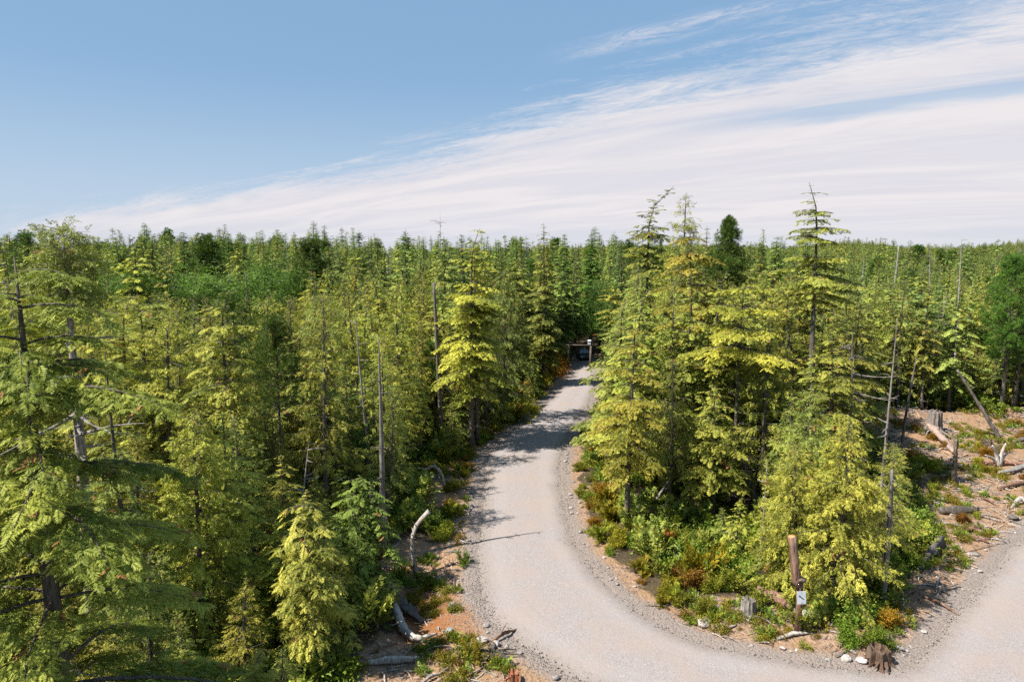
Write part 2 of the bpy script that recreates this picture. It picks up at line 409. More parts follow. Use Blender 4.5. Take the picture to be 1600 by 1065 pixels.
b = q.n('ShaderNodeBsdfPrincipled', i_Base_Color=col, i_Roughness=0.92, i_Normal=bp.outputs[0]); b.inputs['Specular IOR Level'].default_value = 0.2
q.n('ShaderNodeOutputMaterial', i_Surface=b.outputs[0])
me.materials.append(m); me.update()
road = bpy.data.objects.new('road', me); COL.objects.link(road); road['kind'] = 'structure'
for p in me.polygons: p.use_smooth = True


# ------------------------------------------------------------------ foliage building blocks
def rhombi(B, Tp, Nrm, w_):
    """leaf quads from base B to tip Tp, half width w_ across, in the plane with normal Nrm"""
    D = Tp - B; Sd = np.cross(D, Nrm); Sd /= np.linalg.norm(Sd, axis=1)[:, None] + 1e-9
    Mid = B + D * 0.45
    w_ = np.broadcast_to(w_, (len(B),))[:, None]
    return np.stack([B, Mid + Sd * w_, Tp, Mid - Sd * w_], 1)

def spray_flat(n, seed, w_=0.05, droop=0.16, fan=0.42, ang=52):
    r = np.random.default_rng(seed); B, T, N, Wd = [], [], [], []
    for i in range(n):
        xx = (i + .6) / n * 0.93
        for sg in (-1, 1):
            l = fan * (1 - xx) ** 0.6 * (0.6 + 0.7 * min(1, xx * 3)) * r.uniform(.7, 1.15) + .05
            a = R(ang + r.uniform(-10, 10)) * sg; x0 = xx + r.uniform(-.03, .03)
            b_ = np.array([x0, 0, -droop * x0 * x0]); t = b_ + np.array([l * math.cos(a), l * math.sin(a), -l * r.uniform(.05, .45) - droop * x0 * l])
            B.append(b_); T.append(t); N.append((r.uniform(-.3, .3), r.uniform(-.3, .3), 1)); Wd.append(w_ * r.uniform(.8, 1.3) * (.6 + l))
    B.append(np.array([.75, 0, -droop * .56])); T.append(np.array([1.05, r.uniform(-.05, .05), -droop * 1.2])); N.append((0, .2, 1)); Wd.append(w_)
    return rhombi(np.array(B), np.array(T), np.array(N, float), np.array(Wd))

def spray_hang(n, seed, w_=0.055):
    """cedar spray: a fan whose tips curl and hang"""
    r = np.random.default_rng(seed); B, T, N, Wd = [], [], [], []
    for i in range(n):
        xx = (i + .5) / n * .9
        for sg in (-1, 1):
            l = .33 * (1 - xx * .7) * r.uniform(.6, 1.3); a = R(r.uniform(28, 50)) * sg
            b_ = np.array([xx, 0, r.uniform(-.03, .03)]); t = b_ + np.array([l * math.cos(a), l * math.sin(a), r.uniform(-.18, .12)])
            B.append(b_); T.append(t); N.append((r.uniform(-.5, .5), r.uniform(-.5, .5), 1)); Wd.append(w_ * r.uniform(.7, 1.3))
    return rhombi(np.array(B), np.array(T), np.array(N, float), np.array(Wd))

def tuft(n, seed, w_=0.03):
    r = np.random.default_rng(seed)
    D = r.normal(size=(n, 3)); D[:, 0] = np.abs(D[:, 0]) * 1.1 + .15; D /= np.linalg.norm(D, axis=1)[:, None]
    B = D * .08; T = D * r.uniform(.7, 1.1, (n, 1)); return rhombi(B, T, r.normal(size=(n, 3)), w_)

def leafy(n, seed, w_=0.13):
    r = np.random.default_rng(seed)
    B = r.normal(size=(n, 3)) * .33; B[:, 0] += .4
    D = r.normal(size=(n, 3)); D /= np.linalg.norm(D, axis=1)[:, None]
    return rhombi(B, B + D * r.uniform(.2, .38, (n, 1)), r.normal(size=(n, 3)) + [0, 0, .8], w_ * r.uniform(.6, 1.1, n))

TPL = {}
for lod, (nf_, nh, nt_, nl, wk) in enumerate([(9, 6, 26, 22, 1.0), (5, 4, 14, 12, 1.75), (2, 2, 6, 5, 3.4)]):
    TPL['flat', lod] = [spray_flat(nf_, 10 + i, .042 * wk) for i in range(4)]
    TPL['hang', lod] = [spray_hang(nh, 20 + i, .047 * wk) for i in range(4)]
    TPL['tuft', lod] = [tuft(nt_, 30 + i, .036 * wk) for i in range(4)]
    TPL['leaf', lod] = [leafy(nl, 40 + i, .085 * (1 + .35 * (wk - 1))) for i in range(4)]
TPL['flat', -1] = [spray_flat(12, 50 + i, .040, fan=.36) for i in range(5)]
TPL['flat', 0] = [spray_flat(8, 55 + i, .058, fan=.38) for i in range(5)]
TPL['hang', 0] = [spray_hang(7, 65 + i, .042) for i in range(5)]
TPL['flat', 1] = [spray_flat(5, 58 + i, .085, fan=.46) for i in range(4)]
TPL['hang', -1] = [spray_hang(9, 60 + i, .038) for i in range(5)]

def place(geo, kind, lod, O, Xd, Nd, Sc, tint, r):
    """put sprays at O, pointing Xd, their plane facing Nd"""
    O, Xd, Nd = (np.asarray(a, float) for a in (O, Xd, Nd)); Sc = np.asarray(Sc, float); tint = np.asarray(tint, float)
    if not len(O): return
    Xd = Xd / (np.linalg.norm(Xd, axis=1)[:, None] + 1e-9)
    Yd = np.cross(Nd, Xd); Yd /= np.linalg.norm(Yd, axis=1)[:, None] + 1e-9; Zd = np.cross(Xd, Yd)
    pick = r.integers(0, len(TPL[kind, lod]), len(O))
    for k, T in enumerate(TPL[kind, lod]):
        s_ = pick == k
        if not s_.any(): continue
        Mx = np.stack([Xd[s_], Yd[s_], Zd[s_]], 1) * Sc[s_][:, None, None]
        V = np.einsum('kqc,mcd->mkqd', T, Mx) + O[s_][:, None, None]
        tt = np.clip((tint[s_][:, None] - .5) * 1.25 + .5 + r.uniform(-.22, .22, (s_.sum(), len(T))), 0, 1)
        if kind in ('flat', 'hang') and geo.brown: tt[r.random(len(tt)) < geo.brown] = 2.0
        geo.quads(V.reshape(-1, 4, 3), tt.ravel())

def branch(o, az, L, e0, e1, r, n=7, wob_=.12):
    """a limb from o: elevation runs from e0 to e1"""
    pts = [np.array(o, float)]; a = az
    for i in range(n - 1):
        t = i / (n - 2); e = e0 + (e1 - e0) * t; a += r.uniform(-wob_, wob_)
        pts.append(pts[-1] + L / (n - 1) * np.array([math.cos(e) * math.cos(a), math.cos(e) * math.sin(a), math.sin(e)]))
    return np.array(pts)

def samp(pts, s_):
    n = len(pts) - 1; f = np.clip(np.asarray(s_) * n, 0, n - 1e-6); i = f.astype(int); fr = (f - i)[:, None]
    return pts[i] * (1 - fr) + pts[i + 1] * fr, pts[i + 1] - pts[i]

def trunk_path(h, r, bend=.25, lean=(0, 0), nod=0.0, n=14):
    t = np.linspace(0, 1, n); ph = r.uniform(0, 6.28, 2)
    x_ = lean[0] * h * t + bend * (np.sin(t * 3 + ph[0]) - math.sin(ph[0])) * .5
    y_ = lean[1] * h * t + bend * (np.sin(t * 2.6 + ph[1]) - math.sin(ph[1])) * .5
    if nod: x_ = x_ + nod * np.clip((t - .88) / .12, 0, 1) ** 1.6
    return np.column_stack([x_, y_, t * h])

def conifer(kind, h, Rad, z0=.25, nb=60, lod=0, seed=0, bend=.2, lean=(0, 0), nod=.0, r0=None, sp=1.0, gap=0.0, prof=.8, e_top=.4, e_low=-.1, droop=.55, dead=6, side=None, sz=1.0, lvls=None, topbare=0.0, width_jit=.35, inner=.12, fine=1.0):
    """trunk+limbs mesh and crown mesh. kind 'hemlock' = flat layered sprays, 'cedar' = hanging sprays, 'pine' = tufts"""
    r = np.random.default_rng(seed); tr, cr, tw = Geo(), Geo(), Geo()
    r0 = r0 or .0105 * h + .02
    tp = trunk_path(h, r, bend, lean, nod)
    tt = np.linspace(0, 1, len(tp)); rad = r0 * (1 - tt) ** .85 + .012; rad[0] *= 1.35
    tr.tube(tp, rad, 9 if lod < 1 else 5, rough=.12, seed=seed)
    O, Xd, Nd, Sc, Ti = [], [], [], [], []
    LL, Lp = [], 0
    az = r.uniform(0, 6.28)
    hs = np.sort(r.uniform(0, 1, nb) ** 1.0)
    if lvls: hs = np.clip(np.round(hs * lvls) / lvls + r.normal(0, .012, nb), 0, 1)
    for i in range(nb):
        t = z0 + (1 - z0) * hs[i] * (1 - topbare) * .985
        u_ = (t - z0) / (1 - z0)
        az += 2.4 + r.uniform(-.5, .5)
        if gap and r.random() < gap: continue
        o, _ = samp(tp, [t]); o = o[0]
        prf = (1 - u_) ** prof * min(1, .55 + u_ * 3.0)
        L = Rad * prf * r.uniform(1 - width_jit, 1 + width_jit * .6) + .16
        if side is not None: L *= 1 + side[1] * math.cos(az - side[0])
        e0 = e_low + (e_top - e_low) * u_ + r.uniform(-.12, .12)
        btint = r.uniform(.34, .84); LL += [Lp] * (len(Sc) - len(LL)); Lp = L / (1.0 if kind != 'pine' else .5)
        if kind == 'hemlock':
            pts = branch(o, az, L, e0, e0 - droop, r)
            tr.tube(pts, np.linspace(max(.012, .012 * L + .008), .005, len(pts)), 4 if lod < 1 else 3, cap=False)
            if lod < 1 and L > .9:
                st2 = .26 * (1 if lod == 0 else .8) * (1 + .25 * (sz - 1)); m_ = max(3, int(L / st2))
                for q, s2 in enumerate(np.linspace(inner, .97, m_)):
                    pb, db = samp(pts, [s2]); a_b = math.atan2(db[0][1], db[0][0]); sg = 1 if q % 2 else -1
                    for sg in ((-1, 1) if lod < 0 else (sg,) if L < 1.5 else (-1, 1)):
                        if r.random() < .18: continue
                        Lb = ((.30 if lod < 0 else .36) * L * (1.08 - s2) ** .8 + .18) * r.uniform(.7, 1.2)
                        sb = branch(pb[0], a_b + sg * r.uniform(.75, 1.2), Lb, r.uniform(-.12, .12) - .1, -.45, r, 5, .1)
                        k_ = max(2, int(Lb / (.13 if lod < 0 else .17))); s3 = np.linspace(.18, 1.0, k_); p3, d3 = samp(sb, s3); d3 /= np.linalg.norm(d3, axis=1)[:, None]
                        h3 = np.cross(d3, [0, 0, 1.]); h3 /= np.linalg.norm(h3, axis=1)[:, None] + 1e-9
                        for sh in ((-1, 1) if lod < 0 else (-1, 1)):
                            yw = R(1) * r.uniform(35, 65, k_); X3 = d3 * np.cos(yw)[:, None] + h3 * (sh * np.sin(yw))[:, None]; X3[:, 2] -= r.uniform(-.15, .5, k_)
                            O.append(p3); Xd.append(X3); Nd.append(np.column_stack([r.normal(0, .42, k_), r.normal(0, .42, k_), np.ones(k_)]))
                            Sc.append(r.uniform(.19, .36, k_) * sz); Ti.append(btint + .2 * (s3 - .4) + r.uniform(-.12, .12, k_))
            st = .17 * sz / max(.5, sp) * (1 if lod < 1 else 1.3) * (1.6 if lod < 1 and L > .9 else 1); n = max(2, int(L / st))
            ss = np.linspace(max(inner, .10 + .1 * min(L, 3) / 3), .98, n)
            p, d = samp(pts, ss); d /= np.linalg.norm(d, axis=1)[:, None]
            hor = np.cross(d, [0, 0, 1.]); hor /= np.linalg.norm(hor, axis=1)[:, None] + 1e-9
            for sg in (-1, 1):
                yaw = R(1) * (r.uniform(42, 72, n)); X_ = d * np.cos(yaw)[:, None] + hor * (sg * np.sin(yaw))[:, None]
                X_[:, 2] -= r.uniform(-.15, .5, n)
                O.append(p); Xd.append(X_); Nd.append(np.column_stack([r.normal(0, .42, n), r.normal(0, .42, n), np.ones(n)]))
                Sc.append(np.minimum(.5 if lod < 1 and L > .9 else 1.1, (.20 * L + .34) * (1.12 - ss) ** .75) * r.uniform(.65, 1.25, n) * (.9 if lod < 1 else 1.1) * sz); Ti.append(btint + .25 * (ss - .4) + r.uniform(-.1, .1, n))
            O.append(pts[-2:]); Xd.append(np.repeat(d[-1:], 2, 0)); Nd.append(np.array([[0, 0, 1.], [.2, .1, 1]])); Sc.append(np.array([.5, .45]) * sz * min(1, L + .3)); Ti.append(np.array([btint + .25] * 2))
            spk = 'flat'
        elif kind == 'cedar':
            pts = branch(o, az, L, e0 + .1, e0 - .35, r)
            tr.tube(pts, np.linspace(max(.011, .010 * L + .006), .004, len(pts)), 4 if lod < 1 else 3, cap=False)
            st = (.074 if lod > -1 else .055) * sz / max(.5, sp) * (1 if lod < 1 else 1.5); n = max(3, int(L / st))
            ss = r.uniform(.12, 1.0, n) ** .8
            p, d = samp(pts, ss); d /= np.linalg.norm(d, axis=1)[:, None]
            rv = r.normal(0, .55, (n, 3)); X_ = d * .75 + rv * .8 + np.array([0, 0, -1.]) * r.uniform(.35, 1.35, n)[:, None]
            X_[ss > .8, 2] += .3
            O.append(p + rv * .10); Xd.append(X_); Nd.append(r.normal(0, .6, (n, 3)) + d * .25 + [0, 0, .45])
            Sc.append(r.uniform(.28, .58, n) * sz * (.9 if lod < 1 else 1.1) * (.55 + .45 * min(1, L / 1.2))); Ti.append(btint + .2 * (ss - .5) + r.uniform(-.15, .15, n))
            spk = 'hang'
        else:
            pts = branch(o, az, L, e0 + .1, e0 + .55, r)
            tr.tube(pts, np.linspace(max(.014, .014 * L + .008), .008, len(pts)), 4 if lod < 1 else 3, cap=False)
            n = max(5, int(L / .075)) if lod < 1 else max(4, int(L / .14))
            ss = r.uniform(.4, 1.0, n); p, d = samp(pts, ss); rv = r.normal(0, 1, (n, 3)); rv[:, 2] = rv[:, 2] * .6 + .25
            O.append(p + rv * .22 * min(1, L)); Xd.append(rv + d * .6 + [0, 0, .5]); Nd.append(r.normal(0, 1, (n, 3)))
            Sc.append(r.uniform(.15, .29, n) * sz * (1 if lod < 1 else 1.35)); Ti.append(btint + r.uniform(-.3, .3, n))
            spk = 'tuft'
    LL += [Lp] * (len(Sc) - len(LL))
    # leader
    n = 24 if kind != 'pine' else 14; ss = np.linspace(.84 if kind != 'pine' else .9, .995, n); p, d = samp(tp, ss)
    if not topbare:
        a = r.uniform(0, 6.28, n); O.append(p); Xd.append(np.column_stack([np.cos(a), np.sin(a), np.full(n, .12 if kind == 'hemlock' else .5 if kind == 'pine' else -.1)])); Nd.append(np.tile([0.1, 0, 1.], (n, 1)))
        Sc.append(np.linspace(.52, .17, n) * min(1.0, Rad) * sz * r.uniform(.7, 1.1, n)); Ti.append(r.uniform(.45, .85, n))
    Sc = [a * min(1.0, .45 + .55 * l_) if l_ else a for a, l_ in zip(Sc, LL + [0] * (len(Sc) - len(LL)))]
    place(cr, spk, lod, np.vstack(O), np.vstack(Xd), np.vstack(Nd), np.concatenate(Sc), np.concatenate(Ti), r)
    # dead twigs low on the trunk
    for i in range(dead):
        t = r.uniform(.08, z0 + (.12 if i % 2 else .45)); o, _ = samp(tp, [min(t, .9)]); pts = branch(o[0], r.uniform(0, 6.28), r.uniform(.5, 1.1) * (.45 + Rad * .5), r.uniform(-.3, .3), r.uniform(-.6, .5), r, 5, .3)
        tw.tube(pts, np.linspace(.018, .006, 5), 3, cap=False)
        for k in range(2): p, d = samp(pts, [r.uniform(.4, .9)]); tw.tube(branch(p[0], r.uniform(0, 6.28), r.uniform(.2, .5), r.uniform(-.5, .6), r.uniform(-.6, .4), r, 4, .4), np.linspace(.011, .004, 4), 3, cap=False)
    return tr, cr, tw

def broadleaf(h, Rad, seed, lod=0, n=700, z0=.25, nb=22):
    r = np.random.default_rng(seed); tr, cr = Geo(), Geo()
    for k in range(3):
        tp = trunk_path(h * r.uniform(.75, .95), r, .3, (r.uniform(-.12, .12), r.uniform(-.12, .12))); tr.tube(tp, np.linspace(.06, .015, len(tp)), 5)
        O = []
        for i in range(nb // 3):
            t = r.uniform(z0, 1); o, _ = samp(tp, [t]); L = Rad * r.uniform(.45, 1) * math.sin(math.pi * min(.95, .3 + .6 * t))
            pts = branch(o[0], r.uniform(0, 6.28), L, r.uniform(.1, .8), r.uniform(-.1, .5), r); tr.tube(pts, np.linspace(.02, .006, len(pts)), 3, cap=False)
            m_ = n // nb; p, _ = samp(pts, r.uniform(.25, 1, m_)); O.append(p + r.normal(0, .20 * Rad, (m_, 3)) * [1, 1, .6])
        O = np.vstack(O); k_ = len(O)
        place(cr, 'leaf', lod, O, r.normal(0, 1, (k_, 3)) + [0, 0, .4], r.normal(0, 1, (k_, 3)), r.uniform(.35, .6, k_) * (1 if lod < 1 else 1.5), r.uniform(.1, .9, k_), r)
    return tr, cr

def bush(hh, Rad, seed, n=90, leafs=.30, lod=0, kind='leaf', up=.6):
    r = np.random.default_rng(seed); tr, cr = Geo(), Geo(); O, Xs = [], []
    ns = 11
    for i in range(ns):
        L = r.uniform(.6, 1.1); a = r.uniform(0, 6.28); e = r.uniform(.35, 1.35)
        pts = branch((0, 0, -.02), a, 1, e, e - r.uniform(.1, .8), r, 6, .25) * [Rad, Rad, hh] * L
        tr.tube(pts, np.linspace(.014, .004, 6), 3, cap=False)
        p, d = samp(pts, r.uniform(.25, 1, n // ns)); O.append(p + r.normal(0, .09, p.shape) * [Rad, Rad, hh]); Xs.append(d / (np.linalg.norm(d, axis=1)[:, None] + 1e-9) + r.normal(0, .5, d.shape) + [0, 0, up])
    O = np.vstack(O); O[:, 2] = np.maximum(O[:, 2], .03); k = len(O)
    place(cr, kind, lod, O, np.vstack(Xs), r.normal(0, .6, (k, 3)) + [0, 0, .8], r.uniform(.7, 1.3, k) * leafs, r.uniform(.1, .95, k), r)
    return tr, cr


def dead_tree(h, r0, seed, nb=10, L=1.2, z0=.3, top=.25, bend=.25, lean=(0, 0), updn=(-.3, .5), zmax=.97, sides=9):
    r = np.random.default_rng(seed); tr = Geo(); tp = trunk_path(h, r, bend, lean, n=16); t = np.linspace(0, 1, 16)
    rad = r0 * ((1 - t) ** .8 * (1 - top) + top * (.3 if top < .3 else 1)) ; rad[0] *= 1.45; rad[1] *= 1.12
    tr.tube(tp, rad, sides, rough=.28, seed=seed)
    brs = []
    for i in range(nb):
        o, _ = samp(tp, [r.uniform(z0, zmax)]); g = Geo(); l = L * r.uniform(.35, 1.1)
        pts = branch(o[0], r.uniform(0, 6.28), l, r.uniform(*updn), r.uniform(-.45, .35), r, 7, .2)
        g.tube(pts, np.linspace(.024 + .02 * l, .010, 7), 5, cap=False)
        for k in range(r.integers(1, 4)):
            p, d = samp(pts, [r.uniform(.3, .95)]); q_ = branch(p[0], r.uniform(0, 6.28), l * r.uniform(.2, .4), r.uniform(-.4, .7), r.uniform(-.5, .7), r, 5, .4)
            g.tube(q_, np.linspace(.014 + .005 * l, .005, 5), 3, cap=False)
        brs.append(g)
    return tr, brs

# prototypes -----------------------------------------------------------------
def pair(nm, tr, cr, tw, leaf, wood='bark'):
    nt_ = sum(len(a) for a in tr.sizes)
    if tw is not None and tw.n: tr.v += tw.v; tr.sizes += tw.sizes; tr.t += tw.t; tr.f += [f + tr.n for f in tw.f]; tr.n += tw.n
    t_ = tr.build_mesh(nm + '_trunk', M[wood], True); t_.materials.append(M['dead']); n_ = len(t_.polygons); mi = np.zeros(n_, np.int32); mi[nt_:] = 1; t_.polygons.foreach_set('material_index', mi)
    return dict(trunk=t_, crown=cr.build_mesh(nm + '_crown', M[leaf]))

PRO = {}
def protos(lod, k):
    d = {}
    d['cedar'] = [(h_, pair('cedar', *conifer('cedar', h_, Rr * 1.22, z0, int(nb * 1.1), lod, 100 + i, .35, prof=pf, e_top=.7, e_low=-.15, nod=nd, dead=7, gap=gp), 'cedar')) for i, (h_, Rr, z0, nb, pf, nd, gp) in enumerate(
        [(11, 1.7, .14, 110, .75, .0, .1), (12, 1.45, .22, 105, .6, .1, .12), (10, 1.9, .12, 100, .7, -.1, .12), (12.5, 1.6, .32, 90, .5, .2, .18), (9, 1.45, .08, 95, .8, 0, .08), (12, 1.2, .3, 90, .55, .1, .15), (8, 1.7, .06, 90, .75, .1, .1), (13, 1.8, .4, 85, .6, .1, .2)][:k])]
    d['hemlock'] = [(h_, pair('hemlock', *conifer('hemlock', h_, Rr * 1.25, z0, nb, lod, 200 + i, .3, prof=pf, e_top=.35, e_low=-.02, nod=nd, dead=7, gap=gp, lvls=lv), 'hemlock')) for i, (h_, Rr, z0, nb, pf, nd, gp, lv) in enumerate(
        [(12, 1.9, .22, 70, .8, .3, .1, None), (13, 2.1, .38, 56, .7, -.3, .15, 13), (10, 1.8, .15, 66, .85, .3, .05, None), (13.5, 2.2, .5, 42, .55, .4, .15, 9), (8, 1.5, .1, 60, .9, .15, .05, None), (12, 1.6, .3, 60, .9, -.3, .15, 16), (6, 1.3, .06, 50, .95, .1, .0, None), (14, 1.9, .45, 46, .8, .3, .25, 12)][:k])]
    d['pine'] = [(h_, pair('pine', *conifer('pine', h_, Rr, z0, nb, lod, 300 + i, .4, prof=.45, e_top=.8, e_low=.1, dead=5), 'pine')) for i, (h_, Rr, z0, nb) in enumerate([(11, 1.7, .5, 44), (12, 2.0, .6, 40), (9, 1.4, .35, 46)][:max(2, k // 3)])]
    d['spruce'] = [(h_, pair('spruce', *conifer('hemlock', h_, Rr, z0, nb, lod, 350 + i, .15, prof=.95, e_top=.5, e_low=.05, droop=.2, nod=0), 'pine')) for i, (h_, Rr, z0, nb) in enumerate([(13, 1.7, .12, 80), (14, 1.5, .2, 80)])]
    d['alder'] = [(h_, pair('alder', *broadleaf(h_, Rr, 400 + i, lod, 900 if lod < 1 else 380), None, 'alder')) for i, (h_, Rr) in enumerate([(8, 3.2), (7, 2.8)])]
    return d
PRO[0] = protos(0, 8)
PRO[1] = protos(1, 6)

DEAD = []
for i, a in enumerate([(12, .13, 8, 1.0, .3, .12), (10, .15, 5, .8, .4, .35), (14, .14, 14, 1.2, .35, .1), (8, .12, 9, 1.0, .2, .2), (13, .10, 7, .7, .5, .1)]):
    t_, bs_ = dead_tree(a[0], a[1], 500 + i, a[2], a[3], a[4], a[5], .5)
    g = Geo()
    for b_ in bs_: g.v += b_.v; g.sizes += b_.sizes; g.t += b_.t; g.f += [f + g.n for f in b_.f]; g.n += b_.n
    DEAD.append((a[0], dict(trunk=t_.build_mesh('snag_trunk', M['dead'], True), dead_branches=g.build_mesh('snag_twigs', M['dead']))))

def spawn(name, x, y, proto, h, rz, label, cat, group=None, color=(1, 1, 1), tilt=(0, 0), wide=1.0, z=None, wood=None):
    ph, parts = proto; s_ = h / ph; zz = (H1(x, y) if z is None else z) - .04
    root = empty(name, (x, y, zz), rz, label, cat, group, (s_ * wide, s_ * wide, s_), tilt)
    for k, me_ in parts.items(): child(k, me_, root, color if k == 'crown' else wood)
    return root
HERO = []      # (x, y, radius) kept clear by the scattered forest

# ------------------------------------------------------------------ trees one can pick out in the photograph
def hero(name, u, d, vtop, label, cat, kind=None, proto=None, color=(1, 1, 1), leaf=None, clear=1.6, rz=0, wood=None, wide=1, x=None, tilt=(0, 0), **kw):
    x = atz(u, d, htop(vtop, d) * .8) if x is None else x; h = htop(vtop, d) - H1(x, d)
    HERO.append((x, d, clear))
    if proto is None:
        tr, cr, tw = conifer(kind, h, lod=kw.pop('lod', 0), **kw); proto = (h, pair(name, tr, cr, tw, leaf or kind))
    return spawn(name, x, d, proto, h, rz, label, cat, None, color, wood=wood, wide=wide, tilt=tilt)

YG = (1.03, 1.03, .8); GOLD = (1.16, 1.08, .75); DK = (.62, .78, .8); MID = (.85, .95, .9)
SDF = R(0)
# the big hemlock at the near left
hero('hemlock_tree', 60, 14.5, 398, 'large near hemlock with long layered drooping boughs filling the left edge', 'hemlock tree', 'hemlock', x=-10.1, seed=1, lod=-1, Rad=4.0, z0=.1, nb=92, lvls=18, prof=.42, width_jit=.5, e_top=.3, e_low=.05, droop=.75, r0=.27, lean=(-.03, 0), bend=.15, clear=2.6, sz=.95, dead=26, side=(R(-10), .22), inner=.2, gap=.1, color=(.86, .90, .72))
hero('hemlock_tree', 187, 22, 545, 'slim pointed young green hemlock in front of the antlered dead cedar', 'hemlock tree', 'hemlock', seed=2, Rad=1.7, z0=.1, nb=80, prof=.95, color=(.8, .98, .9), lod=-1)
hero('hemlock_tree', 352, 31, 452, 'yellowish hemlock with flat nodding crown above a bare dark stem, between cedars', 'hemlock tree', 'hemlock', seed=3, Rad=2.4, z0=.45, nb=46, lvls=9, prof=.6, nod=.5, color=YG)
hero('pine_tree', 430, 35, 508, 'round-crowned dark green pine on a thin bare stem among yellow cedars', 'pine tree', 'pine', seed=4, Rad=2.1, z0=.55, nb=56, prof=.4, e_top=.9, e_low=.1)
hero('spruce_tree', 505, 90, 350, 'dense dark spruce rising highest on the skyline above the alders', 'spruce tree', 'hemlock', leaf='pine', seed=5, Rad=3.2, z0=.2, nb=110, prof=.85, e_top=.5, droop=.2, sz=1.5, color=(.9, .9, .9))
hero('pine_tree', 487, 84, 388, 'broad dark brownish pine crown beside the tall skyline spruce', 'pine tree', 'pine', seed=6, Rad=3.4, z0=.5, nb=60, prof=.3, e_top=.9, e_low=.3, sz=1.6, color=(1, .9, .8))
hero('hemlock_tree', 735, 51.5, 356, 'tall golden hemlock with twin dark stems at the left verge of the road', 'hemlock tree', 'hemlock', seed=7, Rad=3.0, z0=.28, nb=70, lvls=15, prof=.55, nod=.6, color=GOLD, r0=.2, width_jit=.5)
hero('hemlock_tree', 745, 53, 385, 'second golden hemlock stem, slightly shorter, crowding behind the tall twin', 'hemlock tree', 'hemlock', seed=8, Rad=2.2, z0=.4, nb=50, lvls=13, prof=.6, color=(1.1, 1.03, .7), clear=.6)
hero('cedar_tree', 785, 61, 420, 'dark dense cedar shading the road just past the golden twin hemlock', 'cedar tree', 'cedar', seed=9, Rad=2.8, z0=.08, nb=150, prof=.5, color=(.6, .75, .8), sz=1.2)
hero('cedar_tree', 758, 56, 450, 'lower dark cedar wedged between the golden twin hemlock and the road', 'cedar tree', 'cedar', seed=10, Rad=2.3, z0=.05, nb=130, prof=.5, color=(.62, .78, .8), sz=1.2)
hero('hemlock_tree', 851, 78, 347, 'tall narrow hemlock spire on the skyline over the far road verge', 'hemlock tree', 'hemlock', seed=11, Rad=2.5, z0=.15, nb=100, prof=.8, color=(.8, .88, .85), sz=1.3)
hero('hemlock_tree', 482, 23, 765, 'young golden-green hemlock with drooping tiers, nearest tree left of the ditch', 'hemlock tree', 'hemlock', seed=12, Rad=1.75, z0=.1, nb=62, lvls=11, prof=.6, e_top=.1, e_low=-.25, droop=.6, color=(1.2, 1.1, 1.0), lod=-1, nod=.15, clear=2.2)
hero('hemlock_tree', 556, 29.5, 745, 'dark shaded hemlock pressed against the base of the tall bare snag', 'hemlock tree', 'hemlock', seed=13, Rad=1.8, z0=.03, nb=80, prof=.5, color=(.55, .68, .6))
hero('cedar_tree', 300, 24, 640, 'full yellow-green cedar with a blunt crown in the near left thicket', 'cedar tree', 'cedar', seed=14, Rad=2.2, z0=.05, nb=150, prof=.6, color=YG, lod=-1)
hero('cedar_tree', 500, 34, 455, 'slender bright cedar with a pale bare lower stem left of the tall snags', 'cedar tree', 'cedar', seed=15, Rad=1.9, z0=.2, nb=120, prof=.7, color=YG)
hero('cedar_tree', 620, 46, 440, 'broad yellow-green cedar rising behind the tall bare snag', 'cedar tree', 'cedar', seed=16, Rad=2.3, z0=.12, nb=130, prof=.6, color=YG)
ant = hero('cedar_tree', 106, 24, 347, 'old cedar with a leafy tuft high over its bare grey trunk and crooked antler limbs', 'cedar tree', 'cedar', seed=17, Rad=1.2, z0=.80, nb=130, prof=.25, r0=.30, x=-15.6, dead=0, bend=0, color=(.85, .95, .9), wood=(2.3, 2.3, 2.4), e_low=.1)
_, bs_ = dead_tree_limbs = dead_tree(16, .2, 603, 34, 2.9, .38, .3, 0, (0, 0), (-.5, .6), .78)
for b_ in bs_: child('dead_limb', b_.build_mesh('dead_limb', M['dead']), ant, (.95, .93, .92))
